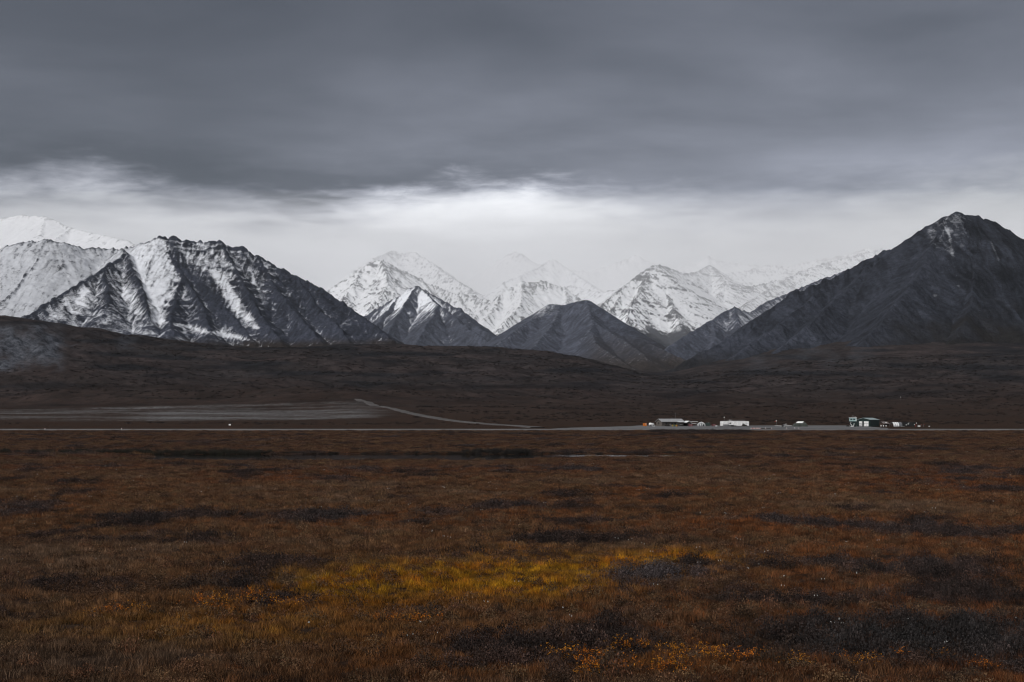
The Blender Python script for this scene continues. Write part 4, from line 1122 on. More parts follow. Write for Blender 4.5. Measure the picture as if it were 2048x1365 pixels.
def prism(bm, prof, y0, y1, axis='y'):
    """A profile [(u, z)] swept along y (or along x)."""
    f_ = (lambda u_, v_, z_: (u_, v_, z_)) if axis == 'y' else (lambda u_, v_, z_: (v_, u_, z_))
    A = [bm.verts.new(f_(u_, y0, z_)) for u_, z_ in prof]; B = [bm.verts.new(f_(u_, y1, z_)) for u_, z_ in prof]
    k = len(prof)
    for i in range(k): bm.faces.new((A[i], A[(i + 1) % k], B[(i + 1) % k], B[i]))
    bm.faces.new(A[::-1]); bm.faces.new(B)
def part(name, mat, parent, fn, smooth=False, label=None, bevel=0.0):
    bm = bmesh.new(); fn(bm)
    bmesh.ops.recalc_face_normals(bm, faces=bm.faces[:])
    if bevel: bmesh.ops.bevel(bm, geom=bm.edges[:], offset=bevel, segments=1, affect='EDGES')
    me = bpy.data.meshes.new(name); bm.to_mesh(me); bm.free()
    if smooth: me.polygons.foreach_set('use_smooth', np.ones(len(me.polygons), bool))
    me.materials.append(mat)
    o = link(bpy.data.objects.new(name, me), parent)
    if label: o['label'] = label
    return o
def thing(name, label, cat, px, D, rz=0.0, group=None):
    e = bpy.data.objects.new(name, None); e.location = surf(px, D); e.rotation_euler = (0, 0, math.radians(rz)); e.empty_display_size = .5
    link(e); tag(e, label, cat, group)
    return e

def gable_walls(L, W, he, hr):         # long along x, gables at the ends
    def f(bm):
        prism(bm, [(-W / 2, -.4), (W / 2, -.4), (W / 2, he), (0, hr), (-W / 2, he)], -L / 2, L / 2, 'x')
    return f
def gable_roof(L, W, he, hr, over=.45, th=.14):
    def f(bm):
        s = (hr - he) / (W / 2); ez = he - s * over
        prism(bm, [(-W / 2 - over, ez + .03), (0, hr + .03), (W / 2 + over, ez + .03), (W / 2 + over, ez + .03 + th), (0, hr + .03 + th), (-W / 2 - over, ez + .03 + th)], -L / 2 - over, L / 2 + over, 'x')
    return f
def window(parent, x, y, z, w_, h, ny=-1, glass=GLASS, frame=WHITE, axis='y'):
    """A framed window in a wall facing -y (or -x)."""
    def rect(bm, a0, a1, z0, z1, d0, d1):
        if axis == 'y': box(bm, x + a0, x + a1, y + d0, y + d1, z0, z1)
        else: box(bm, x + d0, x + d1, y + a0, y + a1, z0, z1)
    fr = part("window", frame, parent, lambda bm: [rect(bm, -w_ / 2 - .08, w_ / 2 + .08, z - .08, z, -.06, .02), rect(bm, -w_ / 2 - .08, w_ / 2 + .08, z + h, z + h + .08, -.06, .02),
              rect(bm, -w_ / 2 - .08, -w_ / 2, z, z + h, -.06, .02), rect(bm, w_ / 2, w_ / 2 + .08, z, z + h, -.06, .02)])
    part("pane", glass, fr, lambda bm: rect(bm, -w_ / 2, w_ / 2, z, z + h, -.03, .01))
    return fr

# ---- long plank lodge with tin roof
L, W = 15.5, 7.0
t = thing("plank_lodge", "long weathered plank lodge with grey tin gable roof and covered porch", "house", 1340, 878, 24)
part("wall", PLANK, t, gable_walls(L, W, 2.75, 4.3))
part("roof", LTIN, t, gable_roof(L, W, 2.75, 4.3, .6))
part("chimney", STEEL, t, lambda bm: cyl(bm, (2.0, .8, 3.8), (2.0, .8, 5.0), .13))
for x in (-4.6, -.6, 1.6): window(t, x, -W / 2, 1.05, 1.2, 1.0, frame=DPLANK)
window(t, -L / 2, .3, 1.15, .95, 1.1, frame=DPLANK, axis='x')
dr = part("door", DPLANK, t, lambda bm: box(bm, -3.2, -2.2, -W / 2 - .06, -W / 2 + .02, 0, 2.1)); part("handle", STEEL, dr, lambda bm: box(bm, -2.42, -2.3, -W / 2 - .12, -W / 2 - .06, .95, 1.05))
part("porch_roof", CANVASW, t, lambda bm: prism(bm, [(-W / 2 - 3.2, 2.35), (-W / 2 - .62, 2.62), (-W / 2 - .62, 2.72), (-W / 2 - 3.2, 2.47)], 2.6, L / 2 + .9, 'x'))
for x in (2.8, 5.3, L / 2 + .7): part("porch_post", DPLANK, t, lambda bm: box(bm, x - .08, x + .08, -W / 2 - 3.05, -W / 2 - 2.89, -.3, 2.36))
part("porch_rail", WHITE, t, lambda bm: box(bm, 2.9, 5.2, -W / 2 - 3.01, -W / 2 - 2.93, .75, .86))
part("ramp", CANVASW, t, lambda bm: prism(bm, [(-3.4, .75), (-.3, .05), (-.3, .13), (-3.4, .84)], -W / 2 - 1.9, -W / 2 - 1.0))
part("deck", DPLANK, t, lambda bm: box(bm, -5.6, -3.42, -W / 2 - 1.9, -W / 2 - .02, -.3, .8))
t = thing("radio_mast", "thin whip antenna standing up behind the plank lodge roof", "antenna", 1350.5, 884)
part("pole", STEEL, t, lambda bm: cyl(bm, (0, 0, -.3), (0, 0, 8.0), .05, 8)); part("tip", STEEL, t, lambda bm: box(bm, -.25, .25, -.03, .03, 7.3, 7.36))

# ---- orange box, white tanks
t = thing("storage_box", "small bright orange storage box at the left end of the camp", "storage box", 1289.5, 872, 12)
part("body", ORANGE, t, lambda bm: box(bm, -.95, .95, -.8, .8, .12, 1.75), bevel=.03); part("lid", ORANGE, t, lambda bm: prism(bm, [(-1.02, 1.75), (1.02, 1.75), (.9, 2.0), (-.9, 1.9)], -.86, .86))
part("hatch", paint("pale_panel", (.75, .62, .5)), t, lambda bm: box(bm, .25, .85, -.84, -.8, 1.1, 1.65)); part("handle", STEEL, t, lambda bm: box(bm, -.3, .0, -.88, -.8, .9, 1.0))
for s in (-.6, .6): part("skid", DPLANK, t, lambda bm: box(bm, s - .1, s + .1, -.9, .9, -.25, .12))
t = thing("fuel_tank", "white fuel tank with two vent pipes beside the plank lodge", "tank", 1303, 874, 10)
part("shell", WHITE, t, lambda bm: [cyl(bm, (-1.4, 0, 1.15), (1.3, 0, 1.15), .78, 20), ball(bm, (-1.4, 0, 1.15), .78, .35), ball(bm, (1.3, 0, 1.15), .78, .35)], True)
for x in (-1.0, -.4): part("vent_pipe", WHITE, t, lambda bm: [cyl(bm, (x, 0, 1.8), (x, 0, 2.25), .09), cyl(bm, (x, 0, 2.25), (x, 0, 2.36), .16)])
for x in (-.9, .8): part("saddle", DPLANK, t, lambda bm: box(bm, x - .12, x + .12, -.75, .75, -.25, .6))
t = thing("pump_cabinet", "small white pump cabinet in front of the white fuel tank", "cabinet", 1307, 869, 5)
part("body", WHITE, t, lambda bm: box(bm, -.55, .55, -.35, .35, -.2, 1.05), bevel=.03); part("door", STEEL, t, lambda bm: box(bm, -.42, .2, -.38, -.35, .1, .9)); part("hose_reel", BLACK, t, lambda bm: cyl(bm, (.38, -.45, .6), (.38, -.36, .6), .14))

# ---- drums
def drum(px, D, mat, label, h=.92, r=.31, group="drums round the camp"):
    t = thing("oil_drum", label, "drum", px, D, RNG.uniform(0, 90), group)
    part("barrel", mat, t, lambda bm: cyl(bm, (0, 0, 0), (0, 0, h), r, 16), True)
    for z in (.02, h * .34, h * .67, h - .04): part("hoop", mat, t, lambda bm: cyl(bm, (0, 0, z), (0, 0, z + .035), r + .02, 16))
    part("lid", mat, t, lambda bm: cyl(bm, (0, 0, h), (0, 0, h + .012), r * .92, 16))
drum(1345.3, 866, YELLOW, "leftmost yellow drum before the plank lodge porch", 1.0); drum(1348.2, 866.5, GREEN, "green drum between the yellow drums before the lodge", 1.1)
drum(1352.6, 866, YELLOW, "yellow drum touching a rust-red one before the lodge porch", 1.0); drum(1354.8, 866.3, paint("rust_red", (.22, .07, .02)), "rust-red drum at the right end of the porch drums", .95)
drum(1462.6, 866, BLACK, "black drum at the left of three before the white trailer", .95); drum(1464.7, 866, BLACK, "black drum in the middle of three before the white trailer", 1.0); drum(1466.7, 866, BLACK, "black drum at the right of three before the white trailer", 1.05)
drum(1470.6, 866, BLACK, "lone black drum before the middle of the white trailer", .8)
drum(1762.2, 870, WHITE, "left one of two white drums before the brown shed", .95); drum(1767, 870, WHITE, "right one of two white drums before the brown shed", 1.0); drum(1772.2, 871, WHITE, "white drum at the right corner of the brown shed", .9)

# ---- small shed, crates, canopies, dome
t = thing("small_shed", "small dark shed with a pale left roof slope beside the lodge", "shed", 1374.5, 880, -66)
part("wall", DPLANK, t, gable_walls(4.2, 3.2, 1.9, 3.0)); part("roof", CANVASW, t, gable_roof(4.2, 3.2, 1.9, 3.0, .25))
part("door", PLANK, t, lambda bm: box(bm, 2.1, 2.15, -.5, .5, -.2, 1.8))
t = thing("shipping_crate", "maroon crate with two pale straps right of the small shed", "crate", 1381, 868, 4)
part("body", MAROON, t, lambda bm: box(bm, -1.15, 1.15, -.8, .8, -.25, 1.45), bevel=.03)
for x in (-.45, .35): part("strap", paint("pale_strap", (.4, .38, .36)), t, lambda bm: box(bm, x - .07, x + .07, -.83, .83, -.2, 1.48))
t = thing("canopy_shelter", "higher open shelter with a flat white roof", "shelter", 1388, 884, 0)
part("roof", CANVASW, t, lambda bm: prism(bm, [(-2.2, 2.42), (2.2, 2.5), (2.2, 2.68), (-2.2, 2.6)], -1.6, 1.6))
for x in (-2.05, 2.05):
    for y in (-1.45, 1.45): part("post", STEEL, t, lambda bm: box(bm, x - .05, x + .05, y - .05, y + .05, -.3, 2.45))
t = thing("canopy_shelter", "lower open shelter with a short flat white roof, in front of the higher one", "shelter", 1388, 876, 0)
part("roof", CANVASW, t, lambda bm: prism(bm, [(-1.35, 1.62), (1.35, 1.68), (1.35, 1.84), (-1.35, 1.78)], -1.2, 1.2))
for x in (-1.25, 1.25):
    for y in (-1.1, 1.1): part("post", STEEL, t, lambda bm: box(bm, x - .05, x + .05, y - .05, y + .05, -.3, 1.64))
t = thing("dome_tent", "grey dome tent with white ribs between the shelters and the dark tank", "tent", 1402.5, 876, 0)
part("shell", GREY, t, lambda bm: ball(bm, (0, 0, -.1), 2.5, 1.0, .9, .98, 20), True)
for k in range(6):
    a = k * math.pi / 6 + .2
    def rib(bm):
        prev = None
        for j in range(13):
            e_ = math.pi * j / 12; q_ = Vector((math.cos(a) * math.cos(e_) * 2.56, math.sin(a) * math.cos(e_) * 2.31, math.sin(e_) * 2.5 - .1))
            if prev is not None: cyl(bm, prev, q_, .10, 6)
            prev = q_
    part("rib", CANVASW, t, rib)
part("vent_cap", CANVASW, t, lambda bm: cyl(bm, (0, 0, 2.38), (0, 0, 2.75), .22, 10, .1))
part("door_flap", BLACK, t, lambda bm: prism(bm, [(.5, -.1), (1.35, -.1), (1.2, 1.2), (.6, 1.2)], -2.42, -1.7))
t = thing("fuel_bladder_tank", "dark green box tank right of the dome tent", "tank", 1415.6, 880, 3)
part("body", paint("moss_green_paint", (.03, .045, .04)), t, lambda bm: box(bm, -1.45, 1.45, -1.0, 1.0, -.1, 2.0), bevel=.12); part("hatch", STEEL, t, lambda bm: cyl(bm, (.4, 0, 2.0), (.4, 0, 2.2), .3))
for x in (-1.0, 1.0): part("skid", DPLANK, t, lambda bm: box(bm, x - .1, x + .1, -1.05, 1.05, -.3, -.1))
t = thing("fuel_barrel_stack", "low maroon bin left of the white trailer", "bin", 1427.5, 874, 0)
part("body", MAROON, t, lambda bm: prism(bm, [(-1.0, -.2), (1.0, -.2), (1.15, 1.2), (-1.1, 1.25)], -.7, .7)); part("rim", MAROON, t, lambda bm: box(bm, -1.18, 1.22, -.76, .76, 1.18, 1.3))
for x in (-.4, .3): part("strap", paint("pale_strap", (.4, .38, .36)), t, lambda bm: box(bm, x - .05, x + .05, -.74, -.7, -.1, 1.2))
t = thing("white_crate", "small white crate between the maroon bin and the white trailer", "crate", 1432.5, 870, 8)
part("body", WHITE, t, lambda bm: box(bm, -.5, .5, -.4, .4, -.2, .55)); part("lid", STEEL, t, lambda bm: box(bm, -.54, .54, -.44, .44, .55, .62))

# ---- white trailer
t = thing("trailer_cabin", "long white two-module trailer cabin with dark flat roof frame", "trailer", 1469, 876, 0)
part("module", WHITE, t, lambda bm: box(bm, -8.7, 2.85, -1.6, 1.6, .12, 3.05), bevel=.04)
part("module", WHITE, t, lambda bm: box(bm, 2.95, 8.7, -1.55, 1.6, .12, 3.02), bevel=.04)
for x in (-8.0, -4.0, 0, 2.0, 4.5, 8.0): part("footing", DPLANK, t, lambda bm: box(bm, x - .2, x + .2, -1.4, 1.4, -.3, .12))
part("roof_frame", DPLANK, t, lambda bm: box(bm, -5.6, 7.2, -1.2, 1.5, 3.07, 3.45))
part("roof_rail", WHITE, t, lambda bm: box(bm, -4.6, 6.3, -1.24, -1.18, 3.62, 3.69))
for x in (-4.5, -1.2, 2.2, 6.2): part("rail_post", STEEL, t, lambda bm: box(bm, x - .03, x + .03, -1.24, -1.18, 3.45, 3.62))
for x, h in ((-3.15, 3.85), (-2.3, 3.8)): part("roof_vent", CANVASW, t, lambda bm: box(bm, x - .25, x + .25, -.9, -.4, 3.45, h))
part("round_vent", BLACK, t, lambda bm: cyl(bm, (-2.9, -1.68, 1.75), (-2.9, -1.58, 1.75), .42, 16))
window(t, -5.1, -1.6, 1.75, .5, .35); window(t, -6.9, -1.6, 1.8, .35, .35)
part("porch_panel", WHITE, t, lambda bm: box(bm, -7.3, -4.3, -2.5, -1.62, 1.05, 3.0)); part("porch_sill", BLACK, t, lambda bm: box(bm, -7.35, -4.25, -2.55, -1.62, .9, 1.05))
part("ramp", STEEL, t, lambda bm: prism(bm, [(-7.4, -.1), (-4.2, -.1), (-4.2, .15), (-7.4, .75)], -2.9, -2.0))
part("step", BLACK, t, lambda bm: [box(bm, -4.15, -2.7, -2.3, -1.62, -.2, .5)])
part("stair", DPLANK, t, lambda bm: prism(bm, [(3.8, -.2), (7.4, -.2), (7.2, .75), (6.2, .8), (5.2, 1.6), (4.9, 1.6), (4.4, .5)], -2.4, -1.6))
part("handrail", STEEL, t, lambda bm: [cyl(bm, (4.6, -2.4, 1.2), (7.2, -2.4, 1.8), .05, 6), cyl(bm, (7.2, -2.4, .7), (7.2, -2.4, 1.8), .05, 6), cyl(bm, (5.9, -2.4, .8), (5.9, -2.4, 1.5), .05, 6)])
def ball_mast(px, D, h, r, label, cat="mast", lean=0.0, pm=STEEL):
    t = thing("ball_mast", label, cat, px, D)
    part("pole", pm, t, lambda bm: cyl(bm, (0, 0, -.3), (lean, 0, h), .045, 8)); part("ball", WHITE, t, lambda bm: ball(bm, (lean, 0, h), r), True)
ball_mast(1448.5, 881, 5.3, .33, "mast with a white globe behind the left end of the white trailer")
ball_mast(1830, 868, 2.2, .3, "short leaning red mast with a white ball right of the black container", lean=.9, pm=RED)
D_ = find_D(1801.5, 800, 930, 3500)
ball_mast(1801.5, D_, 3.2, .42, "white ball on a pole alone on the slope above the hangar")

# ---- marker boards and cones along the strip edge
for k, px_ in enumerate((1502.4, 1506.5, 1509, 1513.5, 1516.6, 1520.2)):
    red_ = k in (1, 2, 4)
    t = thing("marker_board", ("red marker board, %s from left in the row beside the airstrip" if red_ else "white marker board, %s from left in the row beside the airstrip") % ORD[k], "marker", px_, 821, RNG.uniform(-20, 20), "red marker boards" if red_ else "white marker boards")
    part("board", RED if red_ else WHITE, t, lambda bm: box(bm, -.38, .38, -.03, .03, .12, .72))
    part("stripe", WHITE if red_ else RED, t, lambda bm: box(bm, -.12, .12, -.045, -.031, .12, .72))
    for x in (-.3, .3): part("leg", STEEL, t, lambda bm: box(bm, x - .03, x + .03, -.15, .15, -.3, .12))
for a_, b_, w_ in ((1521, 1529.5, "left"), (1533, 1541.5, "right")):
    t = thing("timber_edge", f"low dark timber edging, {w_} piece, between the marker boards and the windsock", "timber", (a_ + b_) / 2, 821)
    part("beam", DPLANK, t, lambda bm: box(bm, -(b_ - a_) / 6.9, (b_ - a_) / 6.9, -.15, .15, -.3, .42))
    for x in (-.9, .1, 1.0): part("stake", DPLANK, t, lambda bm: box(bm, x - .06, x + .06, -.22, -.15, -.3, .62))
for px_, D_, lab in ((1531, 819.5, "white cone between the two dark timber pieces"), (1542.7, 819, "white cone at the right end of the dark timbers"), (1573.2, 820, "white cone before the parked aircraft"),
                     (1589.4, 822, "white cone before the left corner of the canvas tent"), (1597.3, 818, "white cone before the middle of the canvas tent"), (243, 801, "lone white cone on the airstrip far left"), (90, 800, "white cone on the airstrip nearest the left edge")):
    t = thing("marker_cone", lab, "cone", px_, D_, 0, "cones along the airstrip")
    part("cone", WHITE, t, lambda bm: cyl(bm, (0, 0, .06), (0, 0, .85), .34, 14, .07), True); part("base", BLACK, t, lambda bm: box(bm, -.42, .42, -.42, .42, -.25, .06)); part("band", RED, t, lambda bm: cyl(bm, (0, 0, .36), (0, 0, .5), .262, 14, .215))

# ---- windsock
t = thing("windsock", "windsock with red and white sock on a thin pole by the parked aircraft", "windsock", 1553.4, 822)
part("pole", STEEL, t, lambda bm: cyl(bm, (0, 0, -.3), (0, 0, 4.9), .05, 8)); part("hoop", STEEL, t, lambda bm: cyl(bm, (-.02, 0, 4.75), (.06, 0, 4.75), .3, 12))
sk = part("sock", WHITE, t, lambda bm: cyl(bm, (-.02, 0, 4.75), (-.55, 0, 4.55), .28, 12, .22), True); part("band", RED, sk, lambda bm: cyl(bm, (-.56, 0, 4.545), (-1.05, 0, 4.2), .22, 12, .14))

# ---- parked light aircraft
t = thing("light_aircraft", "small parked aircraft with white wings and dark nose on the apron", "aircraft", 1567, 850, -32)
def fus(bm):
    prof = [(-2.1, .10, .95, .10), (-1.95, .42, .95, .40), (-1.1, .52, .98, .50), (0, .56, 1.05, .56), (1.2, .46, 1.08, .48), (2.8, .24, 1.15, .27), (4.3, .09, 1.25, .12)]
    rings = []
    for y, rw, zc, rh in prof:
        rings.append([bm.verts.new((rw * math.cos(k * math.pi / 6), y, zc + rh * math.sin(k * math.pi / 6))) for k in range(12)])
    for A, B in zip(rings[:-1], rings[1:]):
        for k in range(12): bm.faces.new((A[k], A[(k + 1) % 12], B[(k + 1) % 12], B[k]))
    bm.faces.new(rings[0][::-1]); bm.faces.new(rings[-1])
part("fuselage", paint("dark_navy_paint", (.02, .02, .025), .35), t, fus, True)
for s in (-1, 1):
    def wing(bm):
        A = [bm.verts.new(v) for v in ((s * .45, -1.1, .62), (s * .45, .5, .62), (s * .45, .5, .78), (s * .45, -1.1, .84))]
        B = [bm.verts.new(v) for v in ((s * 5.3, -.8, .95), (s * 5.3, .3, .95), (s * 5.3, .3, 1.03), (s * 5.3, -.8, 1.07))]
        for k in range(4): bm.faces.new((A[k], A[(k + 1) % 4], B[(k + 1) % 4], B[k]))
        bm.faces.new(A); bm.faces.new(B[::-1])
    part("wing", WHITE, t, wing)
    part("tailplane", WHITE, t, lambda bm: prism(bm, [(min(s * .05, s * 1.7), 1.28), (max(s * .05, s * 1.7), 1.28), (max(s * .05, s * 1.7), 1.34), (min(s * .05, s * 1.7), 1.34)], 3.5, 4.3))
    wl = part("wheel", RUBBER, t, lambda bm: cyl(bm, (s * 1.2 - .08, -.2, .2), (s * 1.2 + .08, -.2, .2), .22, 14)); part("strut", STEEL, wl, lambda bm: cyl(bm, (s * 1.2, -.2, .2), (s * 1.1, -.2, .7), .05, 6))
part("wheel", RUBBER, t, lambda bm: cyl(bm, (-.07, -1.6, .18), (.07, -1.6, .18), .2, 14)); part("nose_leg", STEEL, t, lambda bm: cyl(bm, (0, -1.6, .2), (0, -1.5, .7), .05, 6))
part("canopy", WHITE, t, lambda bm: ball(bm, (0, .3, 1.42), .5, 1.0, 2.1, .62), True); part("windscreen", GLASS, t, lambda bm: ball(bm, (0, -.25, 1.42), .5, .85, 1.1, .55), True)
part("fin", WHITE, t, lambda bm: prism(bm, [(3.3, 1.2), (4.4, 1.25), (4.5, 2.3), (4.0, 2.3)], -.04, .04, 'x'))
part("propeller", BLACK, t, lambda bm: [box(bm, -.9, .9, -2.16, -2.12, .9, 1.02)]); part("spinner", STEEL, t, lambda bm: cyl(bm, (0, -2.1, .95), (0, -2.35, .95), .14, 10, .03))

# ---- canvas tent
t = thing("canvas_tent", "grey-green canvas wall tent with a white sheet over its ridge", "tent", 1600.5, 868, 0)
def tent(bm):
    A = [bm.verts.new(v) for v in ((-4.6, -2.2, -.2), (4.4, -2.2, -.2), (4.4, 2.2, -.2), (-4.6, 2.2, -.2))]
    B = [bm.verts.new(v) for v in ((-3.9, -2.0, 1.35), (3.8, -2.0, 1.35), (3.8, 2.0, 1.35), (-3.9, 2.0, 1.35))]
    R = [bm.verts.new((-2.0, 0, 2.95)), bm.verts.new((2.4, 0, 2.95))]
    for k in range(4): bm.faces.new((A[k], A[(k + 1) % 4], B[(k + 1) % 4], B[k]))
    bm.faces.new((B[0], B[1], R[1], R[0])); bm.faces.new((B[2], B[3], R[0], R[1])); bm.faces.new((B[1], B[2], R[1])); bm.faces.new((B[3], B[0], R[0])); bm.faces.new(A[::-1])
part("canvas", CANVAS, t, tent)
def sheet(bm):
    q_ = [(-3.0, -1.25, 2.06), (1.2, -1.25, 2.06), (2.2, -.05, 3.04), (-1.6, -.05, 3.04)]
    A = [bm.verts.new(v) for v in q_]; B = [bm.verts.new((v[0], v[1] - .02, v[2] + .06)) for v in q_]
    for k in range(4): bm.faces.new((A[k], A[(k + 1) % 4], B[(k + 1) % 4], B[k]))
    bm.faces.new(A[::-1]); bm.faces.new(B)
part("ridge_sheet", CANVASW, t, sheet)
part("door_flap", paint("dark_canvas", (.03, .034, .03)), t, lambda bm: prism(bm, [(-1.3, -.15), (-.2, -.15), (-.3, 1.2), (-1.15, 1.2)], -2.24, -2.02))
for x in (-5.2, 5.0): part("guy_rope", STEEL, t, lambda bm: cyl(bm, (x, -2.2, -.2), (x * .75, -1.9, 1.35), .03, 5))

# ---- green hangar and control tower
L, W = 11.0, 9.2
t = thing("hangar", "dark green sheet metal hangar with two white doors and pale roof", "hangar", 1736, 873, 46)
part("wall", DGREEN, t, gable_walls(L, W, 3.9, 5.0)); part("roof", GTIN, t, gable_roof(L, W, 3.9, 5.0, .3))
for y0, y1 in ((-3.6, -.4), (.7, 2.9)):
    d_ = part("door", WHITE, t, lambda bm: box(bm, -L / 2 - .10, -L / 2 + .02, y0, y1, -.05, 3.0))
    part("door_seam", BLACK, d_, lambda bm: box(bm, -L / 2 - .13, -L / 2 - .101, y0, y1, 1.42, 1.56))
    part("door_frame", DPLANK, d_, lambda bm: [box(bm, -L / 2 - .12, -L / 2 + .02, y0 - .15, y0 - .003, -.1, 3.15), box(bm, -L / 2 - .12, -L / 2 + .02, y1 + .003, y1 + .15, -.1, 3.15)])
for x in np.linspace(-4.6, 4.6, 7): part("wall_rib", paint("light_green_sheet", (.03, .05, .046)), t, lambda bm: box(bm, x - .14, x + .14, -W / 2 - .10, -W / 2 + .02, -.2, 3.75))
t = thing("control_tower", "pale teal lookout cabin raised on a dark base beside the hangar", "tower", 1705.5, 866, -6)
part("base", DGREEN, t, lambda bm: box(bm, -1.3, 2.0, -1.3, 1.6, -.3, 3.2)); part("cabin", TEAL, t, lambda bm: box(bm, -2.0, 2.1, -1.7, 1.7, 3.2, 5.25), bevel=.04)
part("roof", WHITE, t, lambda bm: box(bm, -2.2, 2.3, -1.9, 1.9, 5.27, 5.5))
for x, w_ in ((-1.05, 1.2), (.65, 1.15)): window(t, x, -1.7, 4.05, w_, .75, frame=TEAL)
part("corner_post", WHITE, t, lambda bm: box(bm, 1.6, 1.9, -1.78, -1.7, 3.25, 5.2))
for x, h in ((0.05, 6.9), (1.35, 6.3)): part("antenna", WHITE, t, lambda bm: cyl(bm, (x, -.5, 5.5), (x, -.5, h), .10 if x > 1 else .05, 8))
def flight(bm):
    prism(bm, [(-2.0, 1.95), (-1.75, 2.1), (-.2, .25), (-.55, .2)], -2.1, -1.35); prism(bm, [(-2.0, 1.9), (-1.2, 2.5), (-1.1, 2.35), (-1.8, 1.8)], -2.1, -1.35)
part("stair", WHITE, t, flight); part("stair_landing", WHITE, t, lambda bm: box(bm, -1.5, .2, -2.1, -1.35, -.25, .35)); part("stair_rail", WHITE, t, lambda bm: prism(bm, [(.1, .2), (.4, .2), (.7, 2.0), (.45, 2.05)], -2.1, -1.9))
t = thing("wood_pile", "dark low wood pile at the left foot of the lookout cabin", "wood pile", 1696, 868)
def logs(bm):
    for j in range(3):
        for k in range(4 - j): cyl(bm, (-.75 + k * .42 + j * .21, -.9, j * .34), (-.75 + k * .42 + j * .21, .9, j * .34), .2, 8)
part("logs", DPLANK, t, logs); part("stake", DPLANK, t, lambda bm: box(bm, -1.05, -.97, -.1, .1, -.3, 1.1))

# ---- brown shed, hoop house, black container
t = thing("brown_shed", "small brown shed with rusty lean roof right of the hangar", "shed", 1769, 880, 20)
part("wall", BROWN, t, lambda bm: box(bm, -2.1, 2.1, -1.7, 1.7, -.3, 1.9)); part("roof", TINBROWN, t, lambda bm: prism(bm, [(-2.3, 1.35), (.6, 2.75), (2.0, 1.85), (2.05, 1.97), (.6, 2.9), (-2.35, 1.47)][::-1], -2.3, 2.4, 'x'))
part("door", DPLANK, t, lambda bm: box(bm, -.4, .5, -1.75, -1.69, -.2, 1.65)); window(t, 1.3, -1.7, .8, .5, .5, frame=BROWN)
part("roof_patch", CANVASW, t, lambda bm: prism(bm, [(-1.1, 2.04), (-.3, 2.43), (-.34, 2.52), (-1.14, 2.13)], .3, 1.0, 'x'))
t = thing("hoop_house", "arched hoop shelter with white cover over half its frame", "shelter", 1792, 876, 14)
def arc(bm, x0, x1, a0, a1, r, th):
    k = 14; o_ = [(math.cos(a0 + (a1 - a0) * i / k), math.sin(a0 + (a1 - a0) * i / k)) for i in range(k + 1)]
    prism(bm, [(c_ * r, s_ * r * 1.12 - .1) for c_, s_ in o_] + [(c_ * (r - th), s_ * (r - th) * 1.12 - .1) for c_, s_ in o_[::-1]], x0, x1, 'x')
part("cover", CANVASW, t, lambda bm: arc(bm, -3.0, .9, math.radians(35), math.radians(215), 2.45, .05))
part("cover", GREY, t, lambda bm: arc(bm, .9, 2.9, math.radians(60), math.radians(200), 2.43, .05), label="torn grey end of the cover")
for x in (-3.05, -1.6, -.1, 1.4, 2.95): part("hoop", STEEL, t, lambda bm: arc(bm, x - .06, x + .06, 0, math.pi, 2.53, .1))
part("rail", STEEL, t, lambda bm: box(bm, -3.0, 2.95, -2.56, -2.48, .35, .45)); part("end_wall", GREY, t, lambda bm: arc(bm, 2.75, 2.85, 0.05, math.pi - .05, 2.3, 2.2))
t = thing("shipping_container", "black shipping container with white patches right of the hoop shelter", "container", 1817, 874, 0)
part("body", BLACK, t, lambda bm: box(bm, -3.7, 3.6, -1.2, 1.2, -.1, 2.5))
for x in np.linspace(-3.3, 3.2, 12): part("wall_rib", paint("black_rib", (.018, .02, .02)), t, lambda bm: box(bm, x - .1, x + .1, -1.26, -1.2, 0, 2.4))
for x, z, r in ((-.55, 1.55, .3), (-1.75, 1.0, .28), (-.1, 2.15, .2), (3.3, 1.2, .26)): part("patch", CANVASW, t, lambda bm: box(bm, x - r, x + r, -1.3, -1.262, z - r * .8, z + r * .8))
part("rail", DPLANK, t, lambda bm: box(bm, -3.72, 3.62, -1.22, 1.22, 2.5, 2.6))
t = thing("pallet", "pale pallet lying between hoop shelter and black container", "pallet", 1805, 866)
part("boards", CANVASW, t, lambda bm: [box(bm, -1.1, 1.1, -.6 + k * .3, -.38 + k * .3, .14, .2) for k in range(4)]); part("bearer", DPLANK, t, lambda bm: [box(bm, x - .06, x + .06, -.6, .55, -.1, .14) for x in (-1.0, 0, 1.0)])
t = thing("white_crate", "white crate standing alone right of the leaning red mast", "crate", 1838, 868, 10)
part("body", WHITE, t, lambda bm: box(bm, -.6, .6, -.5, .5, -.2, .85)); part("lid", STEEL, t, lambda bm: box(bm, -.65, .65, -.55, .55, .85, .93))
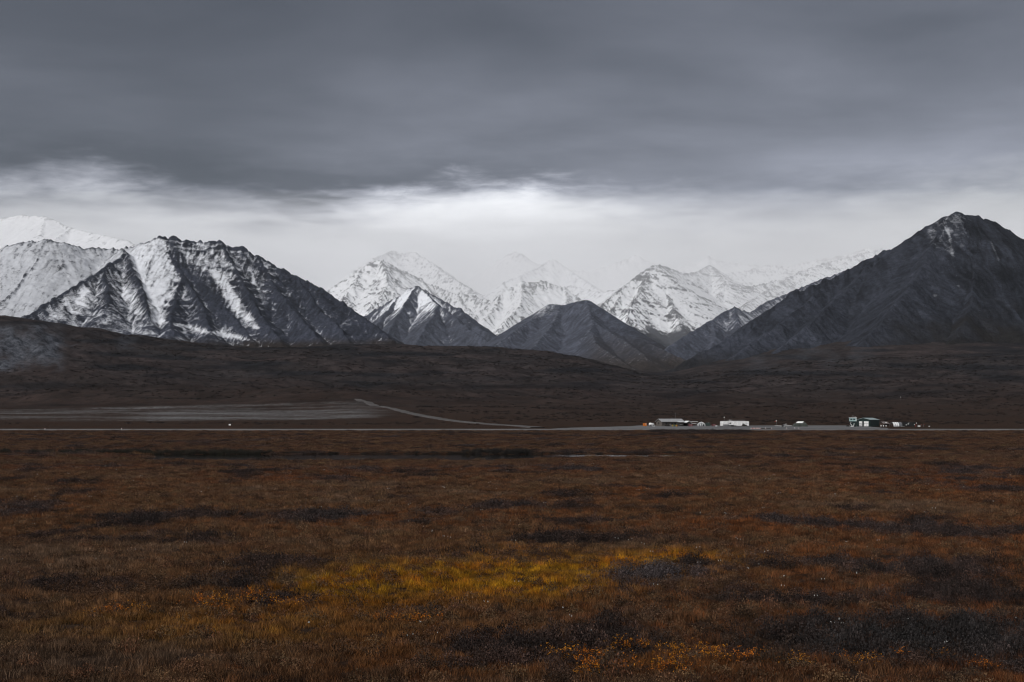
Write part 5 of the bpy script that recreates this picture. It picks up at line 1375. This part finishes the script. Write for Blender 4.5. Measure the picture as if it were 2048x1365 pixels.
for px_, h, lab in ((1841.6, 1.3, "left thin stake beside the lone white crate"), (1847.3, 1.5, "right thin leaning stake beyond the lone white crate")):
    t = thing("stake", lab, "stake", px_, 869); part("pole", STEEL, t, lambda bm: cyl(bm, (-.15, 0, -.2), (.15, 0, h), .07, 6)); part("flag", RED, t, lambda bm: box(bm, .12, .45, -.02, .02, h - .25, h))
t = thing("bucket", "white bucket at the far right end of the camp", "bucket", 1858.5, 867); part("body", WHITE, t, lambda bm: cyl(bm, (0, 0, -.1), (0, 0, .55), .3, 12, .38)); part("handle", STEEL, t, lambda bm: cyl(bm, (-.38, 0, .55), (.38, 0, .72), .02, 5))
t = thing("notice_board", "white board on two posts beyond the airstrip at the left", "sign", 459.5, 850, 0)
part("board", WHITE, t, lambda bm: box(bm, -.62, .62, -.05, .05, 1.35, 2.15))
for x in (-.5, .5): part("post", paint("reddish_post", (.16, .06, .04)), t, lambda bm: box(bm, x - .05, x + .05, .051, .15, -.3, 2.1))
# ================================================================== air
def air_box(name, x0, x1, y0, y1, z0, z1, density, color, aniso, label):
    bm = bmesh.new()
    bmesh.ops.create_cube(bm, size=1.0)
    for v in bm.verts:
        v.co = Vector((x0 + (v.co.x + .5) * (x1 - x0), y0 + (v.co.y + .5) * (y1 - y0), z0 + (v.co.z + .5) * (z1 - z0)))
    me = bpy.data.meshes.new(name); bm.to_mesh(me); bm.free()
    mt = bpy.data.materials.new(name); mt.use_nodes = True
    t = N(mt.node_tree)
    o_ = t.new('ShaderNodeOutputMaterial')
    v = t.new('ShaderNodeVolumePrincipled')
    v.inputs['Color'].default_value = (*color, 1)
    v.inputs['Density'].default_value = density
    v.inputs['Anisotropy'].default_value = aniso
    t.put(o_.inputs['Volume'], v.outputs[0])
    mt.cycles.homogeneous_volume = True if hasattr(mt, 'cycles') and hasattr(mt.cycles, 'homogeneous_volume') else True
    me.materials.append(mt)
    o = link(bpy.data.objects.new(name, me))
    tag(o, label, None, None, 'stuff')
    return o
air_box("haze", -26000, 26000, -600, 22000, -60, 1950, 0.7e-5, (0.86, 0.93, 1.0), 0.0, "thin even haze over the whole valley")
air_box("mist", -24000, 24000, 9350, 17500, -40, 1520, 1 / 2100.0, (0.985, 0.99, 1.0), -0.35, "falling snow and low cloud round the far peaks")
